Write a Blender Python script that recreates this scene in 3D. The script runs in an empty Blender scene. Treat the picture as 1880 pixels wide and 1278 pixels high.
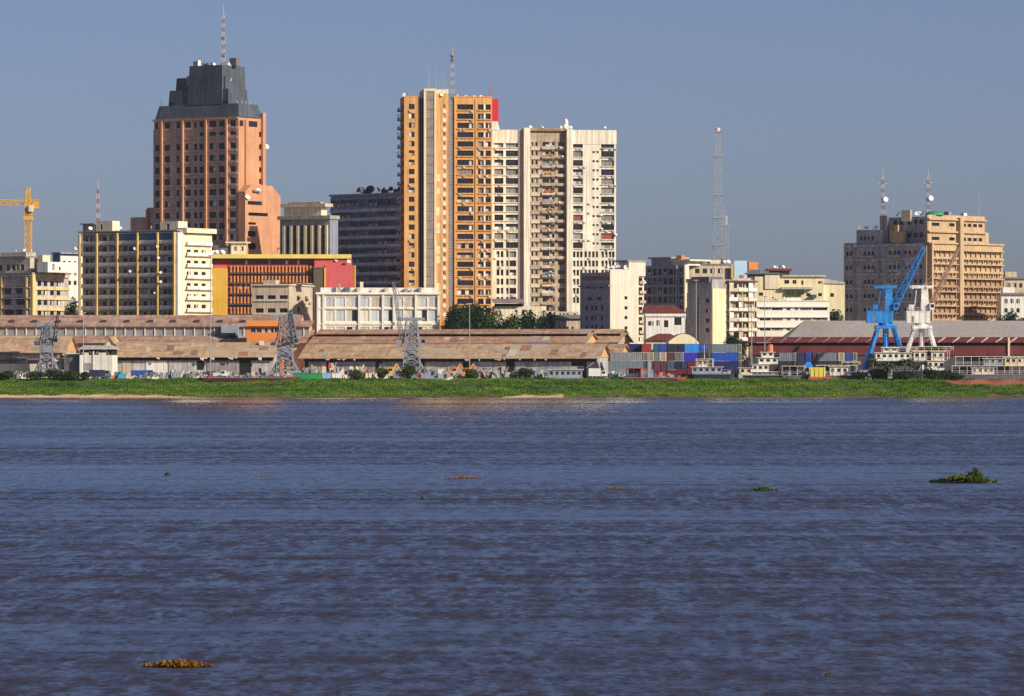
import bpy, math, random
import numpy as np
from mathutils import Vector, Matrix

# ------------------------------------------------------------------ camera, sky, sun, exposure
sc = bpy.context.scene
COL = sc.collection
F, CX, HY, CZ = 8250.0, 940.0, 667.0, 10.0      # focal length in photo pixels, principal column, horizon row, eye height
cam = bpy.data.cameras.new('camera'); camo = bpy.data.objects.new('camera', cam); COL.objects.link(camo)
cam.sensor_width = 36; cam.lens = F / 1880 * 36; cam.shift_y = 28 / 1880
cam.clip_start = 1; cam.clip_end = 60000
camo.location = (0, 0, CZ); camo.rotation_euler = (math.pi / 2, 0, 0)
sc.camera = camo
SUN_EL, SUN_AZ = math.radians(27), math.radians(38)
SUN = Vector((math.cos(SUN_EL) * math.cos(SUN_AZ), -math.cos(SUN_EL) * math.sin(SUN_AZ), math.sin(SUN_EL)))
world = bpy.data.worlds.new('World'); sc.world = world; world.use_nodes = True
wt = world.node_tree
sky = wt.nodes.new('ShaderNodeTexSky'); sky.sky_type = 'NISHITA'; sky.sun_disc = False
sky.sun_elevation = SUN_EL; sky.sun_rotation = math.atan2(SUN.x, SUN.y)
sky.air_density = .6; sky.ozone_density = 3.3; sky.dust_density = 1.1; sky.altitude = 0
tint = wt.nodes.new('ShaderNodeMixRGB'); tint.blend_type = 'MULTIPLY'; tint.inputs[0].default_value = 1
tint.inputs[2].default_value = (1.11, .98, 1.05, 1)
wt.links.new(sky.outputs[0], tint.inputs[1]); wt.links.new(tint.outputs[0], wt.nodes['Background'].inputs[0])
wt.nodes['Background'].inputs[1].default_value = .077
sun = bpy.data.lights.new('sun', 'SUN'); sun.energy = 5.0; sun.angle = math.radians(.5); sun.color = (1, .90, .74)
suno = bpy.data.objects.new('sun', sun); COL.objects.link(suno)
suno.rotation_euler = SUN.to_track_quat('Z', 'Y').to_euler(); suno.location = (300, 900, 300)
sc.view_settings.view_transform = 'Standard'; sc.view_settings.look = 'None'
sc.view_settings.exposure = 0; sc.view_settings.gamma = 1
sc.cycles.volume_bounces = 0; sc.cycles.max_bounces = 5; sc.cycles.diffuse_bounces = 2; sc.cycles.glossy_bounces = 2
sc.cycles.use_denoising = False

# ------------------------------------------------------------------ helpers
RND = random.Random(11)
GZ = 5.5                                        # level of the port ground above the river
def X(px, Y): return (px - CX) / F * Y
def Z(py, Y): return CZ + (HY - py) / F * Y

_mats = {}
def M(name, col, rough=.85, var=.18, scale=.35, streak=0., rnd=0., metal=0., spec=.3, fine=0.):
    """plain procedural surface: base colour, blotches, vertical run-off streaks, per-object variation"""
    if name in _mats: return _mats[name]
    m = bpy.data.materials.new(name); m.use_nodes = True; nt = m.node_tree; N = nt.nodes; L = nt.links
    b = N['Principled BSDF']; b.inputs['Roughness'].default_value = rough; b.inputs['Metallic'].default_value = metal
    b.inputs['Specular IOR Level'].default_value = spec
    tc = N.new('ShaderNodeTexCoord')
    def noise(sx, sz, det=4):
        mp = N.new('ShaderNodeMapping'); mp.inputs['Scale'].default_value = (sx, sx, sz)
        L.new(tc.outputs['Object'], mp.inputs[0])
        n = N.new('ShaderNodeTexNoise'); n.inputs['Scale'].default_value = 1; n.inputs['Detail'].default_value = det
        n.inputs['Roughness'].default_value = .62
        L.new(mp.outputs[0], n.inputs['Vector']); return n
    def rng(src, a, c, lo=.3, hi=.7):
        r = N.new('ShaderNodeMapRange'); r.inputs[1].default_value = lo; r.inputs[2].default_value = hi
        r.inputs[3].default_value = a; r.inputs[4].default_value = c; L.new(src, r.inputs[0]); return r.outputs[0]
    def mul(a, bb):
        q = N.new('ShaderNodeMath'); q.operation = 'MULTIPLY'; L.new(a, q.inputs[0]); L.new(bb, q.inputs[1]); return q.outputs[0]
    f = rng(noise(scale, scale).outputs[0], 1 - var, 1 + var)
    if streak: f = mul(f, rng(noise(1.6, .05, 3).outputs[0], 1 - streak, 1 + streak * .25, .38, .6))
    if fine: f = mul(f, rng(noise(fine, fine, 2).outputs[0], 1 - var, 1 + var))
    if rnd:
        oi = N.new('ShaderNodeObjectInfo'); f = mul(f, rng(oi.outputs['Random'], 1 - rnd, 1 + rnd, 0, 1))
    h = N.new('ShaderNodeVectorMath'); h.operation = 'SCALE'; h.inputs[0].default_value = col[:3]; L.new(f, h.inputs['Scale'])
    L.new(h.outputs[0], b.inputs['Base Color'])
    _mats[name] = m; return m

def sheet_mat(name, a, bcol, sx, sz, rough=.8, lo=.35, hi=.65, c=None):
    """weathered sheet roofing: two or three colours in long streaks down the slope plus fine sheet-to-sheet change"""
    if name in _mats: return _mats[name]
    m = bpy.data.materials.new(name); m.use_nodes = True; nt = m.node_tree; N = nt.nodes; L = nt.links
    b = N['Principled BSDF']; b.inputs['Roughness'].default_value = rough; b.inputs['Specular IOR Level'].default_value = .2
    tc = N.new('ShaderNodeTexCoord')
    def noise(s, det=5):
        mp = N.new('ShaderNodeMapping'); mp.inputs['Scale'].default_value = s; L.new(tc.outputs['Object'], mp.inputs[0])
        n = N.new('ShaderNodeTexNoise'); n.inputs['Scale'].default_value = 1; n.inputs['Detail'].default_value = det
        n.inputs['Roughness'].default_value = .65; L.new(mp.outputs[0], n.inputs['Vector']); return n.outputs[0]
    def ramp(src, c0, c1, p0, p1):
        r = N.new('ShaderNodeValToRGB'); e = r.color_ramp.elements
        e[0].position, e[1].position = p0, p1; e[0].color, e[1].color = (*c0, 1), (*c1, 1); L.new(src, r.inputs[0]); return r.outputs[0]
    base = ramp(noise((sx, sz, sz)), a, bcol, lo, hi)
    w = N.new('ShaderNodeTexWhiteNoise'); w.noise_dimensions = '2D'
    mp = N.new('ShaderNodeMapping'); mp.inputs['Scale'].default_value = (1.0, .45, 1); L.new(tc.outputs['Object'], mp.inputs[0])
    fl = N.new('ShaderNodeVectorMath'); fl.operation = 'FLOOR'; L.new(mp.outputs[0], fl.inputs[0]); L.new(fl.outputs[0], w.inputs['Vector'])
    sh = ramp(w.outputs['Value'], (.78,) * 3, (1.15,) * 3, 0, 1)
    mx = N.new('ShaderNodeMixRGB'); mx.blend_type = 'MULTIPLY'; mx.inputs[0].default_value = 1
    L.new(base, mx.inputs[1]); L.new(sh, mx.inputs[2])
    out = mx.outputs[0]
    if c:
        m2 = N.new('ShaderNodeMixRGB'); L.new(ramp(noise((.05, .12, .12), 6), (0, 0, 0), (1, 1, 1), .52, .6), m2.inputs[0])
        L.new(out, m2.inputs[1]); m2.inputs[2].default_value = (*c, 1); out = m2.outputs[0]
    L.new(out, b.inputs['Base Color'])
    _mats[name] = m; return m

class MB:
    """collects boxes, bars and tubes into one mesh"""
    def __init__(s): s.v = []; s.f = []; s.m = []
    def quad(s, a, b, c, d, mi=0):
        n = len(s.v); s.v += [tuple(a), tuple(b), tuple(c), tuple(d)]; s.f.append((n, n + 1, n + 2, n + 3)); s.m.append(mi); return s
    def poly(s, pts, mi=0):
        n = len(s.v); s.v += [tuple(p) for p in pts]; s.f.append(tuple(range(n, n + len(pts)))); s.m.append(mi); return s
    def hexa(s, p, mi=0):
        n = len(s.v); s.v += [tuple(q) for q in p]
        for f in ((0, 3, 2, 1), (4, 5, 6, 7), (0, 1, 5, 4), (1, 2, 6, 5), (2, 3, 7, 6), (3, 0, 4, 7)):
            s.f.append(tuple(n + i for i in f)); s.m.append(mi)
        return s
    def box(s, x0, x1, y0, y1, z0, z1, mi=0):
        s.hexa([(x0, y0, z0), (x1, y0, z0), (x1, y1, z0), (x0, y1, z0), (x0, y0, z1), (x1, y0, z1), (x1, y1, z1), (x0, y1, z1)], mi); return s
    def frustum(s, a, z0, b, z1, mi=0):
        s.hexa([(a[0], a[2], z0), (a[1], a[2], z0), (a[1], a[3], z0), (a[0], a[3], z0),
                (b[0], b[2], z1), (b[1], b[2], z1), (b[1], b[3], z1), (b[0], b[3], z1)], mi); return s
    def bar(s, p, q, w, h=None, mi=0, w2=None):
        p, q = Vector(p), Vector(q); d = (q - p)
        if d.length < 1e-6: return s
        d.normalize(); up = Vector((0, 0, 1)) if abs(d.z) < .95 else Vector((1, 0, 0))
        sd = d.cross(up).normalized(); u2 = sd.cross(d); h = h or w; w2 = w2 or w; k = w2 / w
        a, b = sd * w / 2, u2 * h / 2
        s.hexa([p - a - b, p + a - b, p + a + b, p - a + b, q - a * k - b * k, q + a * k - b * k, q + a * k + b * k, q - a * k + b * k], mi); return s
    def tube(s, p, q, r0, r1=None, n=8, mi=0):
        p, q = Vector(p), Vector(q); r1 = r0 if r1 is None else r1
        d = (q - p).normalized(); up = Vector((0, 0, 1)) if abs(d.z) < .95 else Vector((1, 0, 0))
        a = d.cross(up).normalized(); b = d.cross(a); k = len(s.v)
        for c, r in ((p, r0), (q, r1)):
            for i in range(n):
                t = 2 * math.pi * i / n; s.v.append(tuple(c + a * r * math.cos(t) + b * r * math.sin(t)))
        for i in range(n):
            j = (i + 1) % n; s.f.append((k + i, k + n + i, k + n + j, k + j)); s.m.append(mi)
        s.f.append(tuple(k + i for i in range(n))); s.m.append(mi)
        s.f.append(tuple(k + n + i for i in reversed(range(n)))); s.m.append(mi); return s
    def lathe(s, c, prof, n=12, mi=0):
        k = len(s.v); c = Vector(c)
        for r, z in prof:
            for i in range(n):
                t = 2 * math.pi * i / n; s.v.append((c.x + r * math.cos(t), c.y + r * math.sin(t), c.z + z))
        for a in range(len(prof) - 1):
            for i in range(n):
                j = (i + 1) % n; s.f.append((k + a * n + i, k + a * n + j, k + a * n + n + j, k + a * n + n + i)); s.m.append(mi)
        s.f.append(tuple(k + (len(prof) - 1) * n + i for i in range(n))); s.m.append(mi); return s
    def lattice(s, c, z0, z1, w0, w1, n, r, mi=0, mi2=None, plan=4):
        """square (or triangular) braced mast between two levels"""
        mi2 = mi if mi2 is None else mi2
        def cor(t):
            w = (w0 + (w1 - w0) * t) / 2; z = z0 + (z1 - z0) * t
            return [Vector((c[0] + w * math.sqrt(2) * math.cos(a), c[1] + w * math.sqrt(2) * math.sin(a), z))
                    for a in [math.pi / 4 + 2 * math.pi * i / plan for i in range(plan)]]
        for k in range(n):
            A, B = cor(k / n), cor((k + 1) / n); mm = mi if k % 2 == 0 else mi2
            for i in range(plan):
                j = (i + 1) % plan
                s.bar(A[i], B[i], r * 1.6, mi=mm); s.bar(A[i], A[j], r, mi=mm)
                s.bar(A[i], B[j], r, mi=mm); s.bar(A[j], B[i], r, mi=mm)
        return s
    def truss(s, p, q, w0, w1, n, r, mi=0):
        """braced box boom between two points"""
        p, q = Vector(p), Vector(q); d = (q - p); up = Vector((0, 0, 1)) if abs(d.normalized().z) < .95 else Vector((1, 0, 0))
        sd = d.cross(up).normalized(); u2 = sd.cross(d).normalized()
        def cor(t):
            w = (w0 + (w1 - w0) * t) / 2; c = p + d * t
            return [c - sd * w - u2 * w, c + sd * w - u2 * w, c + sd * w + u2 * w, c - sd * w + u2 * w]
        for k in range(n):
            A, B = cor(k / n), cor((k + 1) / n)
            for i in range(4):
                j = (i + 1) % 4; s.bar(A[i], B[i], r * 1.7, mi=mi); s.bar(A[i], A[j], r, mi=mi)
                if k % 2: s.bar(A[i], B[j], r, mi=mi)
                else: s.bar(A[j], B[i], r, mi=mi)
        return s
    def mesh(s, name, mats):
        me = bpy.data.meshes.new(name); me.from_pydata(s.v, [], s.f)
        for m in (mats if isinstance(mats, (list, tuple)) else [mats]): me.materials.append(m)
        if any(s.m): me.polygons.foreach_set('material_index', s.m)
        me.update(); return me
    def build(s, name, mats, parent=None, loc=(0, 0, 0), rz=0):
        return put(name, s.mesh(name, mats), parent, loc, rz)

def put(name, me, parent=None, loc=(0, 0, 0), rz=0, rot=None, scale=None):
    o = bpy.data.objects.new(name, me); COL.objects.link(o); o.parent = parent; o.location = loc
    o.rotation_euler = rot or (0, 0, rz)
    if scale: o.scale = scale
    return o
def tag(o, label=None, cat=None, group=None, kind=None):
    if label: o['label'] = label
    if cat: o['category'] = cat
    if group: o['group'] = group
    if kind: o['kind'] = kind
    return o
def empty(name, loc, rz=0): return put(name, None, None, loc, rz)

# ------------------------------------------------------------------ shared materials
white = M('white_paint', (.82, .79, .72), .7, .1, .3, .22)
cream = M('cream_paint', (.80, .70, .50), .8, .12, .25, .22)
beige = M('beige_plaster', (.60, .50, .37), .85, .16, .25, .25)
greyc = M('grey_concrete', (.34, .32, .30), .9, .2, .2, .3)
darkc = M('dark_concrete', (.16, .16, .17), .9, .2, .2, .3)
rooft = M('roof_felt', (.22, .21, .20), .95, .2, .2)
glass = M('window_glass', (.012, .014, .022), .12, .3, .4, rnd=.5, spec=.5)
glassb = M('blue_glass', (.02, .035, .06), .1, .3, .5, rnd=.5, spec=.6)
frame_w = M('window_frame_white', (.62, .60, .55), .6, .1, rnd=.15)
frame_d = M('window_frame_dark', (.10, .085, .075), .6, .2, rnd=.3)
frame_b = M('window_frame_brown', (.20, .12, .08), .6, .2, rnd=.3)
curt = M('curtain_pale', (.62, .58, .52), .9, .15, 1.0, rnd=.35)
curtr = M('curtain_red', (.26, .07, .06), .9, .15, 1.0, rnd=.3)
curty = M('shutter_grey', (.27, .26, .25), .8, .15, 1.0, rnd=.3)
dishm = M('dish_white', (.85, .85, .84), .5, .05)
steel = M('galvanised_steel', (.30, .31, .33), .5, .15, 1.0, metal=.4)
redp = M('mast_red', (.30, .16, .15), .6, .15)
whitep = M('mast_white', (.48, .47, .47), .6, .1)
interior = M('dark_interior', (.02, .018, .018), .95, .3)

# ------------------------------------------------------------------ buildings
_wm = {}
def win_mesh(w, h, kind, frame):
    k = (round(w, 2), round(h, 2), kind, frame.name)
    if k in _wm: return _wm[k]
    b = MB(); t = min(.09, w * .09); hw = w / 2
    b.box(-hw, hw, -.06, .02, 0, t); b.box(-hw, hw, -.06, .02, h - t, h)
    b.box(-hw, -hw + t, -.06, .02, t, h - t); b.box(hw - t, hw, -.06, .02, t, h - t)
    n = max(2, int(round(w / 1.3))); xs = [-hw + t + (w - 2 * t) * i / n for i in range(n + 1)]
    tr = h * .68 if kind == 'transom' else None
    for i in range(n):
        x0, x1 = xs[i], xs[i + 1]
        if i: b.box(x0 - .035, x0 + .035, -.05, .02, t, h - t)
        mi = 1
        if kind == 'curtain' and i % 2 == 0: mi = 2
        if kind == 'curtain2' and i == n - 1: mi = 2
        if kind == 'red': mi = 3
        if kind == 'shutter': mi = 4
        if kind == 'half':
            b.quad((x0, -.01, t), (x1, -.01, t), (x1, -.01, h * .5), (x0, -.01, h * .5), 4 if i % 2 else 2)
            b.quad((x0, 0, h * .5), (x1, 0, h * .5), (x1, 0, h - t), (x0, 0, h - t), 1); continue
        b.quad((x0, 0, t), (x1, 0, t), (x1, 0, h - t), (x0, 0, h - t), mi)
    if tr: b.box(-hw + t, hw - t, -.05, .02, tr - .03, tr + .03)
    _wm[k] = b.mesh('window', [frame, glass, curt, curtr, curty]); return _wm[k]
MIX = ['plain', 'plain', 'plain', 'transom', 'transom', 'curtain', 'curtain2', 'shutter', 'half']
DARK = ['plain', 'plain', 'transom', 'plain', 'curtain2']

_dish = {}
def dish_mesh(r):
    r = round(r, 1)
    if r not in _dish:
        b = MB(); n = 14; k = len(b.v)
        prof = [(0, 0), (.45 * r, .05 * r), (.8 * r, .18 * r), (r, .32 * r)]
        b.lathe((0, 0, 0), [(max(p, .01), z) for p, z in prof], n); b.f.pop(); b.m.pop()
        b.lathe((0, 0, -.05), [(max(p, .01), z) for p, z in reversed(prof)], n); b.f.pop(); b.m.pop()
        b.tube((0, 0, 0), (0, 0, .62 * r), .03 * r + .01, n=5, mi=1); b.box(-.1 * r, .1 * r, -.1 * r, .1 * r, .58 * r, .72 * r, 1)
        _dish[r] = b.mesh('satellite_dish', [dishm, steel])
    return _dish[r]

class Bd:
    """a building: Empty at the front-left corner of its base, local x along the front, y into the depth"""
    def __init__(s, name, label, cat, xl, xr, Yc, th, zb=GZ, group=None):
        t = math.radians(th); s.th = t; s.dx, s.dy = math.cos(t), math.sin(t); s.ex, s.ey = -s.dy, s.dx; s.zb = zb; s.Yc = Yc
        kl, kr = (xl - CX) / F, (xr - CX) / F
        if th <= 0:
            cx, cy = kr * Yc, Yc; s.W = (cx - kl * cy) / (s.dx - kl * s.dy); s.O = (cx - s.W * s.dx, cy - s.W * s.dy)
        else:
            s.O = (kl * Yc, Yc); s.W = (kr * Yc - kl * Yc) / (s.dx - kr * s.dy)
        s.root = tag(empty(name, (s.O[0], s.O[1], zb), t), label, cat, group)
    def u(s, px, y=0):
        k = (px - CX) / F; ox, oy = s.O[0] + y * s.ex, s.O[1] + y * s.ey
        return (k * oy - ox) / (s.dx - k * s.dy)
    def v(s, px, x=None):
        x = s.W if x is None else x; k = (px - CX) / F; ox, oy = s.O[0] + x * s.dx, s.O[1] + x * s.dy
        return (k * oy - ox) / (s.ex - k * s.ey)
    def z(s, py): return Z(py, s.Yc) - s.zb
    def box(s, name, mat, x0, x1, y0, y1, z0, z1, parent=None):
        return MB().box(x0, x1, y0, y1, z0, z1).build(name, mat, parent or s.root)
    def rep(s, name, mat, size, spots, rz=0):
        me = MB().box(0, size[0], 0, size[1], 0, size[2]).mesh(name, mat)
        return [put(name, me, s.root, p, rz) for p in spots]
    def block(s, name, mat, x0, x1, y0, y1, z0, z1, Fr=(), Ri=(), Le=(), inset=.22, kinds=MIX, frame=None, roof=None, reveal=None, holes='window'):
        frame = frame or frame_d; mats = [mat, roof or rooft, reveal or mat, interior]; b = MB()
        for face, ops in (('f', list(Fr)), ('r', list(Ri)), ('l', list(Le)), ('b', [])):
            if face == 'f': P = lambda u, z, d: (u, y0 + d, z); a, c = x0, x1
            elif face == 'r': P = lambda u, z, d: (x1 - d, u, z); a, c = y0, y1
            elif face == 'l': P = lambda u, z, d: (x0 + d, u, z); a, c = y0, y1
            else: P = lambda u, z, d: (u, y1 - d, z); a, c = x0, x1
            fl = face in 'lb'
            def Q(p, q, r, t, mi):
                if fl: b.quad(t, r, q, p, mi)
                else: b.quad(p, q, r, t, mi)
            ops = [o for o in ops if o[0] > a and o[2] < c and o[1] > z0 and o[3] < z1]
            us = sorted({a, c} | {o[0] for o in ops} | {o[2] for o in ops}); zs = sorted({z0, z1} | {o[1] for o in ops} | {o[3] for o in ops})
            occ = [(o[0], o[1], o[2], o[3]) for o in ops]
            for j in range(len(zs) - 1):
                zc = (zs[j] + zs[j + 1]) / 2; row = [o for o in occ if o[1] < zc < o[3]]; run = None
                for i in range(len(us) - 1):
                    uc = (us[i] + us[i + 1]) / 2
                    if any(o[0] < uc < o[2] for o in row):
                        if run is not None: Q(P(run, zs[j], 0), P(us[i], zs[j], 0), P(us[i], zs[j + 1], 0), P(run, zs[j + 1], 0), 0); run = None
                    elif run is None: run = us[i]
                if run is not None: Q(P(run, zs[j], 0), P(c, zs[j], 0), P(c, zs[j + 1], 0), P(run, zs[j + 1], 0), 0)
            for o in ops:
                u0, w0, u1, w1 = o[:4]; kd = o[4] if len(o) > 4 else None; d = inset if kd != 'void' else 1.3
                Q(P(u0, w0, 0), P(u1, w0, 0), P(u1, w0, d), P(u0, w0, d), 2); Q(P(u0, w1, d), P(u1, w1, d), P(u1, w1, 0), P(u0, w1, 0), 2)
                Q(P(u0, w0, 0), P(u0, w0, d), P(u0, w1, d), P(u0, w1, 0), 2); Q(P(u1, w0, d), P(u1, w0, 0), P(u1, w1, 0), P(u1, w1, d), 2)
                if kd == 'void': Q(P(u0, w0, d), P(u1, w0, d), P(u1, w1, d), P(u0, w1, d), 3); continue
                me = win_mesh(u1 - u0, w1 - w0, kd or RND.choice(kinds), frame)
                put(holes, me, s.root, P((u0 + u1) / 2, w0, d), {'f': 0, 'r': math.pi / 2, 'l': -math.pi / 2}[face])
        b.quad((x0, y0, z1), (x1, y0, z1), (x1, y1, z1), (x0, y1, z1), 1)
        return b.build(name, mats, s.root)
    def dish(s, x, y, z, r=.9, az=None, el=35, post=.6):
        az = RND.uniform(-60, 60) if az is None else az; r *= .78
        o = put('satellite_dish', dish_mesh(r), s.root, (x, y, z + post), rot=(math.radians(90 - el), 0, math.radians(az)))
        MB().tube((x, y, z - .1), (x, y, z + post), .06, n=5).build('dish_post', steel, s.root); return o
    def whip(s, x, y, z, h, r=.07, mat=None):
        return MB().tube((x, y, z - .1), (x, y, z + h), r, r * .5, n=5).build('antenna', mat or steel, s.root)
    def parapet(s, mat, x0, x1, y0, y1, z, h=.8, t=.25, name='parapet'):
        b = MB(); b.box(x0, x1, y0, y0 + t, z, z + h); b.box(x0, x1, y1 - t, y1, z, z + h)
        b.box(x0, x0 + t, y0 + t, y1 - t, z, z + h); b.box(x1 - t, x1, y0 + t, y1 - t, z, z + h); return b.build(name, mat, s.root)
def ops(us, zs, kind=None):
    """openings: every (u0,u1) pair crossed with every (z0,z1) pair"""
    return [((a, c, b, d) + ((kind,) if kind else ())) for a, b in us for c, d in zs]

# ------------------------------------------------------------------ river
def water_mat():
    m = bpy.data.materials.new('river_water'); m.use_nodes = True; nt = m.node_tree; N = nt.nodes; L = nt.links
    b = N['Principled BSDF']; b.inputs['Base Color'].default_value = (.044, .037, .046, 1)
    b.inputs['Roughness'].default_value = .05; b.inputs['IOR'].default_value = 1.333
    tc = N.new('ShaderNodeTexCoord')
    def noise(sx, sy, det, rough=.5, dist=0.):
        mp = N.new('ShaderNodeMapping'); mp.inputs['Scale'].default_value = (sx, sy, 1); L.new(tc.outputs['Object'], mp.inputs[0])
        n = N.new('ShaderNodeTexNoise'); n.inputs['Scale'].default_value = 1; n.inputs['Detail'].default_value = det
        n.inputs['Roughness'].default_value = rough; n.inputs['Distortion'].default_value = dist
        L.new(mp.outputs[0], n.inputs['Vector']); return n.outputs[0]
    def mth(op, a, c):
        q = N.new('ShaderNodeMath'); q.operation = op
        for i, v in enumerate((a, c)):
            if isinstance(v, (int, float)): q.inputs[i].default_value = v
            else: L.new(v, q.inputs[i])
        return q.outputs[0]
    def rng(src, lo, hi, a, c):
        r = N.new('ShaderNodeMapRange'); r.inputs[1].default_value = lo; r.inputs[2].default_value = hi
        r.inputs[3].default_value = a; r.inputs[4].default_value = c; L.new(src, r.inputs[0]); return r.outputs[0]
    # wave faces turned to the viewer (their far sides hide behind the crests): ripples, chop and long swell;
    # gusts and current lines make rough, dark bands and smooth, pale slicks
    band = mth('MULTIPLY', rng(noise(.0032, .014, 6, .72, .5), .41, .59, .30, 1.55), rng(noise(.006, .15, 4, .65, .2), .40, .60, .40, 1.5))
    t0, t1, t2, t3 = noise(4.0, 2.4, 3, .6, .2), noise(2.8, 1.15, 2, .6, .25), noise(1.25, .32, 2, .6, .25), noise(.50, .075, 2, .6, .25)
    tt = mth('ADD', mth('ADD', mth('MULTIPLY', t0, .16), mth('MULTIPLY', t1, .30)), mth('ADD', mth('MULTIPLY', t2, .30), mth('MULTIPLY', t3, .24)))
    acc = mth('MULTIPLY', rng(mth('ADD', mth('MULTIPLY', t1, .5), mth('MULTIPLY', t2, .5)), .56, .67, 0., .24), band)     # steep little wave faces show the dark water below
    ty = mth('MULTIPLY', mth('ADD', mth('MULTIPLY', rng(tt, .43, .60, .0, .15), band), mth('ADD', acc, .058)), -1.0)
    tx = mth('MULTIPLY', mth('SUBTRACT', noise(1.3, .5, 3, .6, .2), .5), .8)
    cb = N.new('ShaderNodeCombineXYZ'); L.new(tx, cb.inputs[0]); L.new(ty, cb.inputs[1]); cb.inputs[2].default_value = 1
    nm = N.new('ShaderNodeVectorMath'); nm.operation = 'NORMALIZE'; L.new(cb.outputs[0], nm.inputs[0]); L.new(nm.outputs[0], b.inputs['Normal'])
    return m
WM = water_mat()
b = MB(); b.quad((-6000, -400, 0), (6000, -400, 0), (6000, 1316, 0), (-6000, 1316, 0))
tag(b.build('river', WM), 'wide rippled grey blue river filling the foreground', kind='structure')

# ------------------------------------------------------------------ river bank, port ground
PROFILE = [(1303, -1.2), (1308.2, -.05), (1309.2, .22), (1311.5, .75), (1314, 1.35), (1318, 2.3), (1322, 3.6), (1326, 4.6), (1331, 5.1), (1338, 5.35), (1346, GZ)]
def bank_z(y):
    for (a, za), (c, zc) in zip(PROFILE, PROFILE[1:]):
        if a <= y <= c: return za + (zc - za) * (y - a) / (c - a)
    return GZ if y > 1346 else -1.2
def wob(x): return 1.3 * math.sin(x * .045) + .8 * math.sin(x * .13 + 1) + .35 * math.sin(x * .41)
def bank_mat():
    m = bpy.data.materials.new('bank_soil'); m.use_nodes = True; nt = m.node_tree; N = nt.nodes; L = nt.links
    b = N['Principled BSDF']; b.inputs['Roughness'].default_value = .95
    g = N.new('ShaderNodeNewGeometry'); sp = N.new('ShaderNodeSeparateXYZ'); L.new(g.outputs['Position'], sp.inputs[0])
    n = N.new('ShaderNodeTexNoise'); n.inputs['Scale'].default_value = .25; n.inputs['Detail'].default_value = 5; L.new(g.outputs['Position'], n.inputs['Vector'])
    def rng(src, lo, hi, a=0., c=1.):
        r = N.new('ShaderNodeMapRange'); r.inputs[1].default_value = lo; r.inputs[2].default_value = hi; r.inputs[3].default_value = a; r.inputs[4].default_value = c
        L.new(src, r.inputs[0]); return r.outputs[0]
    def mix(fac, a, c):
        q = N.new('ShaderNodeMixRGB'); L.new(fac, q.inputs[0])
        for i, v in ((1, a), (2, c)):
            if isinstance(v, tuple): q.inputs[i].default_value = (*v, 1)
            else: L.new(v, q.inputs[i])
        return q.outputs[0]
    sand = mix(rng(n.outputs[0], .35, .65), (.55, .30, .15), (.70, .46, .26))
    soil = mix(rng(n.outputs[0], .35, .65), (.035, .07, .014), (.075, .095, .022))
    laterite = mix(rng(n.outputs[0], .35, .65), (.24, .07, .03), (.36, .13, .06))
    lf = rng(sp.outputs['X'], -88, -98); md = N.new('ShaderNodeMath'); md.operation = 'COMPARE'; L.new(sp.outputs['X'], md.inputs[0]); md.inputs[1].default_value = 6; md.inputs[2].default_value = 9
    mxm = N.new('ShaderNodeMath'); mxm.operation = 'MAXIMUM'; L.new(lf, mxm.inputs[0]); L.new(md.outputs[0], mxm.inputs[1])
    low = mix(mxm.outputs[0], mix(rng(n.outputs[0], .35, .65), (.07, .05, .02), (.20, .11, .05)), sand)
    c1 = mix(rng(sp.outputs['Z'], .75, 1.3), low, soil)
    c2 = mix(rng(sp.outputs['X'], 118, 134), c1, mix(rng(sp.outputs['Z'], 3.2, 4.0), c1, laterite))
    L.new(c2, b.inputs['Base Color']); return m
v, f = [], []
xs = np.arange(-700, 701, 2.0)
for x in xs:
    for (y, z) in PROFILE:
        v.append((x, y + (wob(x) if y < 1335 else 0), z + (.18 * math.sin(x * .7 + y) if 1310 < y < 1335 else 0)))
n = len(PROFILE)
for i in range(len(xs) - 1):
    for j in range(n - 1): f.append((i * n + j, (i + 1) * n + j, (i + 1) * n + j + 1, i * n + j + 1))
me = bpy.data.meshes.new('river_bank'); me.from_pydata(v, [], f); me.materials.append(bank_mat())
tag(put('river_bank', me), 'sloping river bank of sand, soil and red earth below the port', kind='structure')
dirt = M('port_ground', (.23, .19, .15), .95, .3, .06, fine=.9)
b = MB(); b.quad((-9000, 1346, GZ), (9000, 1346, GZ), (9000, 40000, GZ), (-9000, 40000, GZ))
tag(b.build('port_ground', dirt), 'flat earth and concrete ground of the port and town', kind='structure')

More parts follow.
